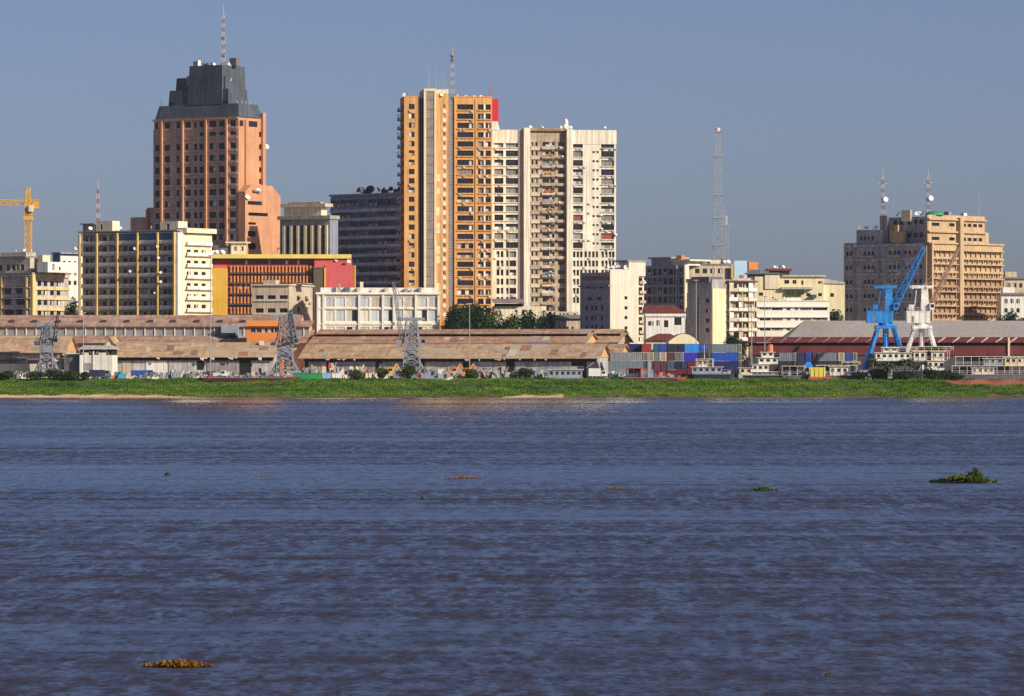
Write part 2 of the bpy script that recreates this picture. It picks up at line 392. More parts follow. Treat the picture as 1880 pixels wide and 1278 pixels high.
# ------------------------------------------------------------------ grass and reeds of the bank
def leaf_mat(name, cols, scale, rough=.7, stretch=None):
    m = bpy.data.materials.new(name); m.use_nodes = True; nt = m.node_tree; N = nt.nodes; L = nt.links
    b = N['Principled BSDF']; b.inputs['Roughness'].default_value = rough; b.inputs['Specular IOR Level'].default_value = .25
    tc = N.new('ShaderNodeTexCoord'); n = N.new('ShaderNodeTexNoise'); n.inputs['Scale'].default_value = scale; n.inputs['Detail'].default_value = 5
    n.inputs['Roughness'].default_value = .6
    if stretch:
        mp = N.new('ShaderNodeMapping'); mp.inputs['Scale'].default_value = stretch; L.new(tc.outputs['Object'], mp.inputs[0]); L.new(mp.outputs[0], n.inputs['Vector'])
    else: L.new(tc.outputs['Object'], n.inputs['Vector'])
    r = N.new('ShaderNodeValToRGB'); e = r.color_ramp.elements
    while len(e) < len(cols): e.new(.5)
    for i, c in enumerate(cols): e[i].position = .3 + .4 * i / (len(cols) - 1); e[i].color = (*c, 1)
    L.new(n.outputs[0], r.inputs[0]); L.new(r.outputs[0], b.inputs['Base Color'])
    t = N.new('ShaderNodeBsdfTranslucent'); L.new(r.outputs[0], t.inputs[0]); mx = N.new('ShaderNodeMixShader'); mx.inputs[0].default_value = .25
    L.new(b.outputs[0], mx.inputs[1]); L.new(t.outputs[0], mx.inputs[2]); L.new(mx.outputs[0], N['Material Output'].inputs[0]); return m
grass_m = leaf_mat('bank_grass', [(.035, .080, .013), (.092, .195, .020), (.155, .280, .027), (.29, .33, .04)], .22, stretch=(.16, 1.3, 1.3))
rs = np.random.RandomState(5)
def smooth_noise(x, seed, wl):
    r = np.random.RandomState(seed); ph = r.rand(6) * 6.28; fr = (r.rand(6) * 1.6 + .5) / wl
    return sum(np.sin(x * fr[i] * 6.28 + ph[i]) for i in range(6)) / 6
def blades(n, x, y, z, h, w, lean=.5):
    """n upright leaf blades as narrow bent quads"""
    a = rs.rand(n) * 6.283; ca, sa = np.cos(a) * w / 2, np.sin(a) * w / 2
    lx, ly = rs.randn(n) * h * lean * .5, rs.randn(n) * h * lean * .5
    V = np.empty((n, 5, 3))
    V[:, 0] = np.stack([x - ca, y - sa, z], 1); V[:, 1] = np.stack([x + ca, y + sa, z], 1)
    V[:, 2] = np.stack([x + ca * 1.1 + lx * .35, y + sa * 1.1 + ly * .35, z + h * .6], 1)
    V[:, 3] = np.stack([x + lx, y + ly, z + h], 1)
    V[:, 4] = np.stack([x - ca * 1.1 + lx * .35, y - sa * 1.1 + ly * .35, z + h * .6], 1)
    i = np.arange(n)[:, None] * 5
    return V.reshape(-1, 3), (i + np.array([[0, 1, 2, 3, 4]])).tolist()
def build_np(name, V, Fc, mats, parent=None, loc=(0, 0, 0)):
    me = bpy.data.meshes.new(name); me.from_pydata(V.tolist(), [], Fc)
    for m in (mats if isinstance(mats, list) else [mats]): me.materials.append(m)
    return put(name, me, parent, loc)
NB = 190000
gx = rs.uniform(-172, 172, NB); gy = 1308.4 + (rs.rand(NB) ** .9) * 27
keep = np.ones(NB, bool)
wv = 1.3 * np.sin(gx * .045) + .8 * np.sin(gx * .13 + 1) + .35 * np.sin(gx * .41)
sandy = np.interp(gx, [-172, -105, -92, -2, 2, 12, 16, 172], [2.3, 2.0, .2, .1, 1.7, 1.7, .1, -.3]) + .7 * smooth_noise(gx, 3, 24)
keep &= gy > 1308.9 + sandy
keep &= ~((gx > 126 + 6 * smooth_noise(gy, 9, 6)) & (gy > 1322) & (gy < 1332))
keep &= ~((gy > 1330) & (rs.rand(NB) < .55))
gx, gy, wv = gx[keep], gy[keep], wv[keep]
gz = np.interp(gy, [p[0] for p in PROFILE], [p[1] for p in PROFILE]) - .1
clump = np.clip(.72 + .7 * smooth_noise(gx + gy * .7, 4, 11) + .5 * smooth_noise(gx * .6 - gy, 8, 4) + .5 * smooth_noise(gx, 15, 38), .2, 2.0)
gh = (.45 + .35 * rs.rand(len(gx))) * clump * np.interp(gy, [1310, 1316, 1328, 1336], [.75, 1.15, 1.1, .7]) * (1 + np.interp(gy, [1309, 1313], [1, 0]) * .9 * smooth_noise(gx, 21, 7))
V, Fc = blades(len(gx), gx, gy + wv * (gy < 1335), gz, gh, .14 + .10 * rs.rand(len(gx)), .9)
tag(build_np('bank_grass', V, Fc, grass_m), 'tall green and yellowish grass covering the river bank', 'grass', kind='stuff')

# ------------------------------------------------------------------ trees and bushes
bark = M('bark', (.12, .09, .065), .95, .3, 1.5)
leaf_dark = leaf_mat('leaf_dark', [(.012, .028, .010), (.022, .050, .014), (.045, .085, .02)], .45)
leaf_mid = leaf_mat('leaf_mid', [(.018, .045, .012), (.045, .085, .018), (.08, .125, .03)], .5)
leaf_yel = leaf_mat('leaf_yellow', [(.04, .06, .015), (.08, .11, .02), (.13, .15, .03)], .6)
def leaf_cloud(n, clumps, size, seed, flat=.8):
    r = np.random.RandomState(seed); C = np.array([c[:3] for c in clumps]); S = np.array([c[3:6] for c in clumps])
    k = r.choice(len(clumps), n, p=(S.prod(1) ** .7) / (S.prod(1) ** .7).sum())
    d = r.randn(n, 3); d /= np.linalg.norm(d, axis=1)[:, None]; rad = r.rand(n) ** .45
    P = C[k] + d * rad[:, None] * S[k]
    nrm = d * .8 + r.randn(n, 3) * .7 + np.array([0, 0, .4]); nrm /= np.linalg.norm(nrm, axis=1)[:, None]
    t = np.cross(nrm, r.randn(n, 3)); t /= np.linalg.norm(t, axis=1)[:, None] + 1e-9; bt = np.cross(nrm, t)
    s = size * (.5 + r.rand(n))[:, None]
    V = np.stack([P - t * s, P - bt * s * .45, P + t * s, P + bt * s * .45], 1).reshape(-1, 3)
    i = np.arange(n)[:, None] * 4; return V, (i + np.array([[0, 1, 2, 3]])).tolist()
def tree(name, label, px, Y, zb, h, w, mat, seed, n=2600, leaf=.42, trunk=.35, group=None, cat='tree', bush=False, d=None):
    r = random.Random(seed); root = tag(empty(name, (X(px, Y), Y, zb)), label, cat, group); d = d or w
    cl = []; b = MB(); th = h * (trunk if not bush else .1)
    if not bush: b.tube((0, 0, -.3), (r.uniform(-.3, .3), 0, th), .035 * h, .024 * h, 7)
    for i in range(9 if not bush else 7):
        a = r.uniform(0, 6.28); q = r.uniform(.15, .8) ** .8
        c = Vector((math.cos(a) * q * w * .36, math.sin(a) * q * d * .36, th + (h - th) * r.uniform(.22, .82) * (1 - .25 * q)))
        s = r.uniform(.2, .34)
        cl.append((c.x, c.y, c.z, w * s, d * s, (h - th) * s * .8)); b.tube((0, 0, th * .8 - .1), c, .014 * h, .005 * h, 5)
    cl.append((0, 0, th + (h - th) * .5, w * .3, d * .3, (h - th) * .4))
    b.build('trunk' if not bush else 'stem', bark, root)
    V, Fc = leaf_cloud(n, cl, leaf, seed); build_np('crown' if not bush else 'foliage', V, Fc, mat, root); return root

# ================================================================== buildings of the town, left to right
yellowp = M('yellow_column_paint', (.66, .47, .16), .75, .12, .3, .25)
streaky_wall = M('streaked_grey_wall', (.50, .45, .42), .9, .25, .3, .3)  # dull grey, blotched and streaked downwards

# ---- yellow stepped block at the left edge
B = Bd('apartment_block', 'low yellow block with a white rooftop room at the left edge below the tower crane', 'building', -30, 58, 1462, -33)
D = B.v(126); H = B.z(503)
cols = [-28, 4, 50]; fl = [520, 545, 562, 582, 602]
zz = [(B.z(p) + .3, B.z(p) + 2.7) for p in (541, 561, 582, 602)]
uu = [(B.u(a), B.u(c)) for a, c in ((-22, -8), (8, 26), (30, 46))]
B.block('wall', streaky_wall, 0, B.W, 0, D, 0, H, Fr=ops(uu, zz), Ri=ops([(B.v(a), B.v(c)) for a, c in ((69, 76), (80, 87), (92, 99), (104, 111))], [(B.z(p), B.z(p) + 1.7) for p in (525, 541.5, 560, 580)]), kinds=DARK)
ye = M('yellow_wall', (.74, .56, .24), .8, .15, .25, .25)
b = MB()
for p0, p1 in ((503, 509), (527, 532), (545, 550), (565, 570), (584, 588)): b.box(B.W, B.W + .5, .6, D, B.z(p1), B.z(p0))
b.build('balcony_band', ye, B.root)
B.box('corner_pier', ye, B.W - .3, B.W + .7, -.35, 1.6, 0, H)
for p in cols: B.box('column', yellowp, B.u(p) - .35, B.u(p) + .35, -.75, -.002, 0, H - .5)
for p in (505, 527, 547, 566, 586): B.box('balcony_slab', streaky_wall, .1, B.W - .4, -.75, -.001, B.z(p) - .3, B.z(p))
B.box('roof_slab', greyc, -.3, B.W + .6, -.6, D + .4, H, H + .5)
B.block('rooftop_room', M('rooftop_wall', (.62, .55, .44), .85, .25, .4, .3), .5, B.u(48), 2, 12, H + .5, B.z(473), Fr=ops([(B.u(a, 2), B.u(a + 6, 2)) for a in (-14, -2, 12, 22, 30, 38)], [(H + 1.2, H + 3.2)]), kinds=DARK, roof=rooft)
B.box('canopy', rooft, .2, B.u(44), .8, 9, B.z(473), B.z(470)); B.box('rooftop_hut', beige, 3, B.u(30), 5, 10, B.z(470), B.z(462))
B.box('rooftop_hut', cream, B.u(56), B.u(64), 4, 8, H + .5, B.z(468))
B.block('rooftop_hut', white, B.u(58, -2), B.u(58, -2) + 4.5, .8, D - 3, H + .5, B.z(481), Ri=[(3, H + 1.2, 4.2, H + 3.2), (6.5, H + 1.2, 7.4, H + 2.4)])
for i in range(3): B.dish(B.u(10 + 14 * i), 6, B.z(462), .7)
for px, hh in ((4, 6), (26, 4), (36, 7), (52, 9), (60, 7)): B.whip(B.u(px), 7, H + 3, hh)

# ---- white house with a blue end behind
B = Bd('house', 'small white block with a blue side wall behind the yellow stepped block', 'building', 97, 110, 1535, -42)
D = B.v(150); B.block('wall', M('blue_wall', (.10, .16, .34), .8, .15, .3, .2), 0, B.W - .2, 0, D, 0, B.z(466))
B.block('end_wall', white, B.W - .2, B.W + .4, -.1, D, 0, B.z(470), Ri=ops([(B.v(a), B.v(a + 5)) for a in (114, 124, 134)], [(B.z(p), B.z(p) + 1.5) for p in (487, 505, 523)]))
B.box('roof_slab', greyc, -.3, B.W + .7, -.4, D + .3, B.z(466), B.z(463)); B.whip(3, 3, B.z(463), 4); B.whip(4, 8, B.z(463), 6)

# ---- balcony block with yellow columns
B = Bd('apartment_block', 'seven storey block with yellow columns and dark balconies, cream lit end wall and dishes', 'building', 146, 325, 1456, -33)
D = B.v(388); H = B.z(424); bd = 1.7; colx = [147.5, 179, 216.6, 253.6, 290.7, 321]
fls = [446, 465.6, 486, 506, 525.6, 546, 566.7, 587, 607, 627]
fr = []
for i in range(5):
    a, c = B.u(colx[i]) + .5, B.u(colx[i + 1]) - .5
    for j, p in enumerate(fls):
        z0 = B.z(p) + .1
        for q0, q1 in ((.06, .3), (.38, .6), (.68, .94)):
            if RND.random() < .9: fr.append((a + (c - a) * q0, z0 + (.0 if RND.random() < .4 else .8), a + (c - a) * q1, z0 + 2.5))
backw = M('balcony_back_wall', (.50, .44, .42), .9, .35, .5, .2)
B.block('back_wall', backw, 0, B.W - .01, bd, D, 0, H, Fr=fr, kinds=DARK)
B.rep('balcony_slab', M('slab_cream', (.62, .56, .47), .85, .15, .3, .2), (B.W - 1.2, bd, .32), [(.5, .002, B.z(p) - .32) for p in [425.5] + fls])
par = M('balcony_parapet', (.74, .71, .70), .85, .25, .5, .3, rnd=.25)
tarp = M('blue_tarpaulin', (.03, .13, .24), .6, .2, .6, rnd=.3)
for i in range(5):
    a, c = B.u(colx[i]) + .35, B.u(colx[i + 1]) - .35
    me = MB().box(0, c - a, 0, .14, 0, 1.0).mesh('balcony_parapet', par)
    for j, p in enumerate(fls):
        put('balcony_parapet', me, B.root, (a, .1, B.z(p) + .05))
        if j == 0 and i >= 2: B.box('awning', tarp, a + .1, c - .1, .28, .4, B.z(p) + 1.05, B.z(p) + 3.1)
        if i in (1, 3): B.box('partition', M('partition_panel', (.52, .46, .38), .8, .2, .5, rnd=.2), a + (c - a) * .42, a + (c - a) * .42 + 1.0, .5, .64, B.z(p) + .05, B.z(p) + 2.9)
for p in colx: B.box('column', yellowp, B.u(p) - .28, B.u(p) + .28, -.78, -.003, 0, H - .3)
B.box('roof_slab', greyc, -.4, B.W + .2, -.3, D, H, H + .45)
zs = [449, 469, 489.4, 510.8, 531, 550, 572, 592, 612]
B.box('stair_wall', white, B.W - 1.1, B.W + .35, -.05, B.v(333), 0, B.z(427))
Ri = [(B.v(a), B.z(p) - 2.75, B.v(a + 7.5), B.z(p) - .6) for a in (341.5, 355, 369) for p in (449 + 14, 469 + 14, 489.4 + 14, 510.8 + 14, 531 + 14, 550 + 14, 572 + 14)]
lit = M('cream_end_wall', (.84, .72, .48), .8, .1, .3, .2)
B.block('end_wall', lit, B.W - .01, B.W + .25, B.v(333), D, 0, B.z(429), Ri=[(a, z0 + 1.55, c, z1 + 1.55) for a, z0, c, z1 in Ri], inset=.2, kinds=DARK)
for p in zs: B.box('ledge', M('ledge_concrete', (.42, .34, .24), .9, .2, .3, .2), B.W + .252, B.W + 1.0, B.v(338), D - .4, B.z(p) - .25, B.z(p))
for p in zs[:7]: B.box('balcony_parapet', white, B.W + .85, B.W + 1.0, B.v(340), D - .6, B.z(p) + .01, B.z(p) + 1.15)
B.box('cornice', cream, B.W - 3, B.W + 1.6, B.v(336), D + .8, B.z(427), B.z(418))
B.block('rooftop_room', cream, B.u(176, 4), B.u(206, 4), 4, 8, H + .45, B.z(402), Fr=[(B.u(184, 4), H + 1, B.u(188, 4), H + 2.8)]); B.box('rooftop_room', greyc, B.u(152, 4), B.u(174, 4), 4, 9, H + .45, B.z(408))
B.box('canopy', rooft, B.u(150, 4), B.u(176, 4), 3, 9.5, B.z(408), B.z(406))
B.block('rooftop_room', cream, B.u(294, 5), B.u(327, 5), 5, 10, H + .45, B.z(405), Fr=[(B.u(306, 5), H + .6, B.u(311, 5), H + 2.6)])
for px, y, r in ((166, 2, .9), (222, 3, .6), (278, 1, .7), (339, 3, .7)): B.dish(B.u(px, y), y, H + .5, r, post=.9)
for px, p, r in ((143.5, 454, .9), (251, 456, .8), (292, 453, .7), (294, 474, .7), (242, 498, .6), (298, 501, .6), (298, 518, .7), (287, 538, .5)):
    B.dish(B.u(px), -.75, B.z(p), r, az=35, post=.1)
for px in (186, 190, 198, 232, 240): B.whip(B.u(px, 6), 6, H + .5, RND.uniform(4, 7))
AB, ABH = B, H + .45

# ---- brown office tower with the slate crown
brown = M('brown_concrete', (.60, .30, .165), .85, .14, .15, .15)
brown2 = M('brown_shade_side', (.62, .425, .325), .85, .2, .3, .2)  # greyer copy of the brown concrete, shaded front's skylight put into the colour
slate = M('slate_cladding', (.092, .108, .135), .55, .2, .12, .3)
B = Bd('office_tower', 'tall brown concrete office tower with dark slate stepped crown and masts on top', 'building', 283, 436, 1525, -33)
D = B.v(480); H = B.z(216); TX = B
rows = [226, 244, 267, 288.5, 309.6, 331, 351.5, 372.5, 393.5, 414, 434.5, 455.5, 476, 497, 518, 539]
wx = [(285, 293), (302, 312), (324, 331), (340, 350), (356, 362), (366, 374), (384, 397), (402, 413), (422, 433)]
fr = []
for p in rows:
    hh = 1.25 if p == 244 else 2.05
    for i, (a, c) in enumerate(wx):
        if p == 244 and i < 5: continue
        fr.append((B.u(a), B.z(p) - hh / 2, B.u(c), B.z(p) + hh / 2))
ri = [(B.v(a), B.z(226) - 1, B.v(c), B.z(226) + 1) for a, c in ((438, 445), (455, 471))]
ri += [(B.v(474), B.z(p) - .9, B.v(478.5), B.z(p) + .9) for p in rows[1:8]]
B.block('shaft', brown2, 0, B.W, 0, D, 0, H, Fr=fr, inset=.35, kinds=DARK)
B.block('side_wall', brown, B.W, B.W + .4, .02, D, 0, H + .1, Ri=ri, inset=.3, kinds=DARK)
for p in (298, 336.5, 379.3, 417): B.box('fin', brown, B.u(p) - .38, B.u(p) + .38, -.85, -.002, 0, H - .36)
for k, p in enumerate(rows[:-1]): B.box('spandrel_ledge', brown2, .05, B.W - .1, -.22, -.001, B.z(p + 5.5) - .8, B.z(p + 5.5) - .1)
B.box('cornice', brown, -.4, B.W + .3, -.5, -.0025, H - .35, H + .35)
B.box('edge_fin', brown, B.W + .4, B.W + 1.3, D - .9, D + .8, B.z(520), B.z(204))
B.box('wall_joint', M('joint_dark', (.14, .08, .05), .9), B.W + .402, B.W + .43, B.v(447), B.v(449.5), B.z(520), H - .6)
B.box('balcony', brown2, -1.1, -.01, 1.0, 6.5, B.z(520), B.z(233))
for p in rows[2:10]: B.box('balcony_opening', interior, -1.13, -1.1, 1.5, 6.0, B.z(p) - 1, B.z(p) + 1)
B.box('side_wing', brown2, -5.0, -1.1, 2.5, 12, 0, B.z(377)); B.box('fin', brown, -4.9, -4.2, 1.6, 2.49, 0, B.z(380))
B.box('side_wing', brown2, -13.5, -5.0, 4, 14, 0, B.z(394))
# crown
cz = [H + .35, B.z(189), B.z(161), B.z(138), B.z(117)]
def tier(x0, x1, y0, y1, z0, z1, bt=1.0, name='crown_tier'):
    MB().frustum((x0, x1, y0, y1), z0, (x0 + bt * .8, x1 - bt * .8, y0 + bt, y1 - bt), z1).build(name, slate, B.root)
tier(.2, B.W + .3, .2, D, cz[0], cz[1], 1.2)
tier(B.u(308, 1), B.u(418, 1), 1.4, D - 1, cz[1], cz[2], .35)
tier(B.u(322, 2), B.u(413, 2), 2.2, D - 2, cz[2], cz[3], .25)
tier(B.u(345, 1.2), B.u(408, 1.2), 1.2, D + 1.2, cz[1] - .02, cz[4], .45, 'crown_top')
B.box('crown_fin', brown, B.u(346, 2.6) - .5, B.u(346, 2.6) + .4, 2.3, 3.3, cz[2], cz[3] + .6)
for px, p, w in ((316, 185, 2.2), (362, 185, 3.6), (403, 186, 2.6), (415, 186, 1.6)): B.box('crown_window', glass, B.u(px, 1.4) - w / 2, B.u(px, 1.4) + w / 2, 1.32, 1.6, B.z(p + 2), B.z(p - 3))
B.box('crown_window', glassb, B.u(373, 3.5) - 1.7, B.u(373, 3.5) + 1.7, 3.3, 3.9, B.z(156), B.z(150))
tx = B.u(400, 6)
for dx, dy, r in ((-2, -2, .8), (2.5, 1, 1.0)): B.dish(tx + dx + 2, 6 + dy, cz[4] - .2, r, az=50)
B.dish(tx + 3, 3.0, cz[4] - 5.5, 1.1, az=40); B.dish(tx + 4.3, 4.0, cz[4] - 4.8, 1.2, az=40); B.dish(tx + 5.3, 5.4, cz[4] - 5.4, 1.3, az=40)
B.dish(tx, 3.2, cz[2] + 1.0, 1.0, az=10)
for dx in (-9, -7.5, -5, -3.6, -1.5): B.box('rooftop_unit', RND.choice([steel, white, darkc]), tx + dx, tx + dx + RND.uniform(.5, 1.1), 4, 5.4, cz[4], cz[4] + RND.uniform(.9, 2.2))
B.box('rooftop_unit', darkc, tx + 4.2, tx + 7, 7, 9, cz[4] - .1, cz[4] + 2.6); B.whip(tx + 5, 8, cz[4] + 2, 4.5); B.whip(tx + 3.6, 7, cz[4], 4)
for px, w in ((293, 4), (310, 3), (316, 2), (322, 2), (296, 2.5)): B.whip(B.u(px, 2), 2.5, cz[1] - .2, w, .05)
for k, (dy, n) in enumerate(((2, 5),)):
    for i in range(n): B.box('roof_railing_post', whitep, B.W - 2.4 + .3 * i, B.W - 2.2 + .3 * i, 3 + 2 * i, 3.2 + 2 * i, cz[1] - .2, cz[1] + 1.1)
# lit podium wing in front of the tower's right side
P0 = B.W + .45; yA, yB = B.v(452, P0 + 3), B.v(515, P0 + 3); zt = B.z(358); zc = B.z(339)
Ri = [(B.v(a, P0 + 3), B.z(p1), B.v(c, P0 + 3), B.z(p0)) for a, c, p0, p1 in ((455, 481, 369, 376), (456, 492, 390, 396), (456, 470, 408, 412.5), (455, 470, 424, 435), (456, 470, 446, 458))]
yA = B.v(450, P0 + 3)
B.block('podium', brown, P0, P0 + 3, yA, yB, 0, zt, Ri=Ri, inset=.5, kinds=['plain'])
yc, yd = B.v(462, P0 + 3), B.v(499, P0 + 3)
b = MB(); pr = [(yA, zt), (yB, zt), (yd, zc), (yc, zc), (yA, B.z(352))]
b.poly([(P0 + 3, y, z) for y, z in pr]); b.poly([(P0, y, z) for y, z in reversed(pr)])
for (a, za), (c, zc2) in zip(pr, pr[1:] + pr[:1]): b.quad((P0, a, za), (P0, c, zc2), (P0 + 3, c, zc2), (P0 + 3, a, za))
b.build('podium_top', brown, B.root)
B.dish(P0 + 3.4, B.v(453, P0 + 3), B.z(366), 1.2, az=60); B.dish(P0 + 3.4, B.v(473, P0 + 3), B.z(353), 1.2, az=60); B.dish(B.W + 1.0, B.v(484), B.z(270), 1.4, az=60)
B.box('balcony', darkc, P0 + 3.01, P0 + 3.9, B.v(463, P0 + 3), B.v(478, P0 + 3), B.z(352), B.z(349))
B.box('antenna_bracket', steel, P0 + 3.01, P0 + 4.6, yB - 2, yB - 1.6, B.z(455), B.z(453))

def mast(name, label, px, Y, zb, pt, w0, w1, n, m1, m2, r=.12, cat='mast'):
    zt = Z(pt, Y); root = tag(empty(name, (X(px, Y), Y, zb)), label, cat)
    MB().lattice((0, 0), 0, (zt - zb) * .82, w0, w1, n, r, 0, 1).build('lattice', [m1, m2], root)
    MB().tube((0, 0, (zt - zb) * .8), (0, 0, zt - zb), .16, .05, 6).build('spike', m2, root)
    MB().box(-w0 / 2 - .2, w0 / 2 + .2, -w0 / 2 - .2, w0 / 2 + .2, -.02, .3).build('base_plate', steel, root); return root
rt = Matrix.Rotation(B.th, 4, 'Z') @ Vector((B.u(409, 6), 6.5, 0))
root = mast('radio_mast', 'red and white lattice mast on the slate crown of the brown tower', 410, B.O[1] + rt.y, B.zb + cz[4] + .02, 6, 1.2, .6, 12, redp, whitep, .11)
for h in (3, 9): MB().box(-.8, .8, -.15, .15, h, h + .7).build('antenna_panel', whitep, root)

# ---- cream building with white fins behind
B = Bd('office_block', 'cream block with white vertical fins and overhanging rooftop pavilion between brown tower and dark block', 'building', 514, 606, 1506, -30)
fz = M('fin_white', (.74, .64, .44), .75, .1, .3, .15)
D = 5; H = B.z(402)
B.block('wall', M('blue_grey_wall', (.26, .27, .33), .85, .2, .3, .2), 0, B.W, .0, D, 0, H, Fr=ops([(B.u(p + 4), B.u(p + 11)) for p in (522, 535, 547.5, 561, 573.5, 586.6)], [(B.z(p), B.z(p) + 2.2) for p in (425, 437.5, 450, 462.5, 475)]), kinds=['plain'], frame=frame_d)
for p in (522, 535, 547.5, 561, 573.5, 586.6, 600): B.box('fin', fz, B.u(p) - .45, B.u(p) + .45, -.5, -.002, B.z(480), B.z(413))
B.box('cornice', greyc, -.5, B.W + .5, -.9, D + .3, H, H + 1.2)
B.block('pavilion', cream, 1, B.u(590, 1), 1, D - .5, H + 1.2, B.z(379), Fr=ops([(B.u(a, 1), B.u(a + 4, 1)) for a in (518, 526, 534, 542)], [(B.z(397), B.z(387))]))
B.box('pavilion_roof', beige, 0, B.u(597, .2), .2, D, B.z(379), B.z(373)); B.box('pavilion_roof', greyc, 2, B.u(588, 1.5), 1.5, D - 1, B.z(373), B.z(370))

# ---- dark office slab
B = Bd('office_block', 'dark blue grey office block with horizontal bands and black dishes on its roof', 'building', 608, 762, 1560, -42)
dk = M('dark_band', (.44, .48, .57), .8, .2, .3, .25); D = 22; H = B.z(356)
rows = [391, 408, 424.5, 441, 458, 474.5, 492, 509, 526, 543]
nb = 9; us = [(B.W * i / nb + .12, B.W * (i + 1) / nb - .12) for i in range(nb)]
B.block('wall', dk, 0, B.W, 0, D, 0, H, Fr=ops(us, [(B.z(p + 5.5), B.z(p - 4)) for p in rows] + [(B.z(376), B.z(363))]), inset=.3, kinds=['plain', 'transom', 'half', 'shutter', 'plain'], frame=M('frame_slate', (.20, .21, .25), .6, .2, rnd=.3))
for p in [383] + [r + 8.2 for r in rows]: B.box('band', M('band_grey', (.72, .71, .74), .85, .25, .3, .2), -.1, B.W + .1, -.55, -.002, B.z(p + 3), B.z(p - 2.6))
for i in range(nb + 1): B.box('mullion', dk, B.W * i / nb - .1, B.W * i / nb + .1, -.3, -.001, B.z(381), B.z(359))
B.box('roof_slab', dk, -.4, B.W + .4, -.8, D + .3, H, H + .7)
bdm = M('dish_dark', (.10, .10, .12), .6, .2); n0 = len(B.root.children)
for px, r, y in ((659, 1.4, 3), (664, 1.7, 6), (680, 2.0, 4), (686, 1.6, 8), (694, 1.3, 4), (705, 1.1, 5), (718, 1.2, 3), (733, 1.4, 5)):
    d_ = B.dish(B.u(px, y), y, H + .7, r, az=RND.choice([-70, 60, -120, 150]), el=30, post=1.4); d_.data = d_.data.copy(); d_.data.materials[0] = bdm
for px in (650, 668, 690, 700, 712, 726): B.whip(B.u(px, 5), 5, H + .7, RND.uniform(1.5, 4))
for px in (667, 700, 722): B.box('rooftop_unit', darkc, B.u(px, 5), B.u(px + 9, 5), 5, 7, H + .7, H + 2.2)

# ---- red building with orange sun fins
orf = M('orange_fin', (.66, .26, .08), .7, .12, .5, rnd=.15); redw = M('red_wall', (.42, .05, .06), .8, .2, .3, .15); coral = M('coral_wall', (.62, .12, .12), .8, .08, .3, .08)
yel = M('yellow_wall_bright', (.78, .46, .07), .8, .08, .3, .1); roofy = M('yellow_roof_edge', (.76, .60, .16), .7, .1, .3)
B = Bd('office_block', 'red block with rows of orange sun fins, yellow end wall and yellow roof slab', 'building', 388, 645, 1484, 3)
D = 16; x1 = B.u(577); H = B.z(474.5)
B.box('yellow_wall', yel, -.1, B.u(418), -.5, D - 1, 0, B.z(492.5)); B.box('recess_wall', redw, .3, B.u(418), 1.0, D - 1.5, B.z(492.5), H)
MB().box(.3, B.u(417), .2, .9, B.z(492.5), B.z(486)).build('terrace_rail', coral, B.root)
win = [(B.u(424 + 10.6 * i), B.u(424 + 10.6 * i + 9.6)) for i in range(14)]
lv = [(487.5, 500), (506.5, 518.5), (525.5, 538), (545, 557), (564.5, 576), (584, 596), (603, 615)]
B.block('wall', redw, B.u(418), x1, .9, D, 0, H, Fr=ops(win, [(B.z(p1), B.z(p0 - 5)) for p0, p1 in lv[1:]] + [(B.z(486), B.z(477))]), kinds=['plain', 'transom', 'curtain2'])
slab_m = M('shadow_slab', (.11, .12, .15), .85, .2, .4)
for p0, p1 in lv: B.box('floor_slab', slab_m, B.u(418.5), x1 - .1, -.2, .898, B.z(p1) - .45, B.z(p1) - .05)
me = MB().box(-.28, .28, -.55, .35, 0, (lv[0][1] - lv[0][0]) * B.Yc / F).mesh('sun_fin', orf); meb = MB().box(-.22, .22, -.3, -.2, .3, 1.7).mesh('sun_fin', orf)
for p0, p1 in lv[:5]:
    for i in range(24 if p0 < 520 else 8): put('sun_fin', me, B.root, (B.u(424.5 + 6.35 * i), 0, B.z(p1) - .04))
for p0, p1 in lv[:5]: B.box('sill_panel', orf, B.u(419.5), x1 - .3, .45, .55, B.z(p1) - .04, B.z(p1) + .9)
B.box('roof_slab', roofy, -.9, B.u(645), -1.8, D + .5, H, B.z(467))
B.box('coral_wall', coral, x1 + .02, B.u(646), -.9, D - 2, 0, H - .01); B.box('coral_wall', coral, B.u(597), B.u(651), -2.4, -.92, 0, B.z(487)); B.box('yellow_pilaster', yel, B.u(650.5), B.u(653), -2.5, 1, 0, B.z(487.5))
B.box('stair_block', M('brown_block', (.13, .10, .07), .9, .2, .4), B.u(575.5), B.u(596.5), -2.2, -.95, 0, B.z(492)); B.box('yellow_pilaster', yel, B.u(595), B.u(598), -2.6, -2.42, 0, B.z(492))
B.box('roof_line', darkc, B.u(574), B.u(600), -2.5, -.93, B.z(492), B.z(490))
B.dish(B.u(640), -2.5, B.z(484), .9, az=30); B.dish(B.u(617), -1, B.z(481), .8, az=20)
B.block('rooftop_room', cream, B.u(424, 3), B.u(452, 3), 3, 8, B.z(467), B.z(446), Fr=[(B.u(430, 3), B.z(460), B.u(435, 3), B.z(452)), (B.u(441, 3), B.z(460), B.u(447, 3), B.z(452))]); B.box('canopy', cream, B.u(414, 3), B.u(460, 3), 2, 9, B.z(446), B.z(443.5))
B.box('rooftop_room', darkc, B.u(392, 4), B.u(422, 4), 4, 9, B.z(467), B.z(450))
for px, r in ((393, .9), (399, 1.0), (404, .9), (409, 1.2)): B.dish(B.u(px, 2), 2, B.z(467), r, post=.7)

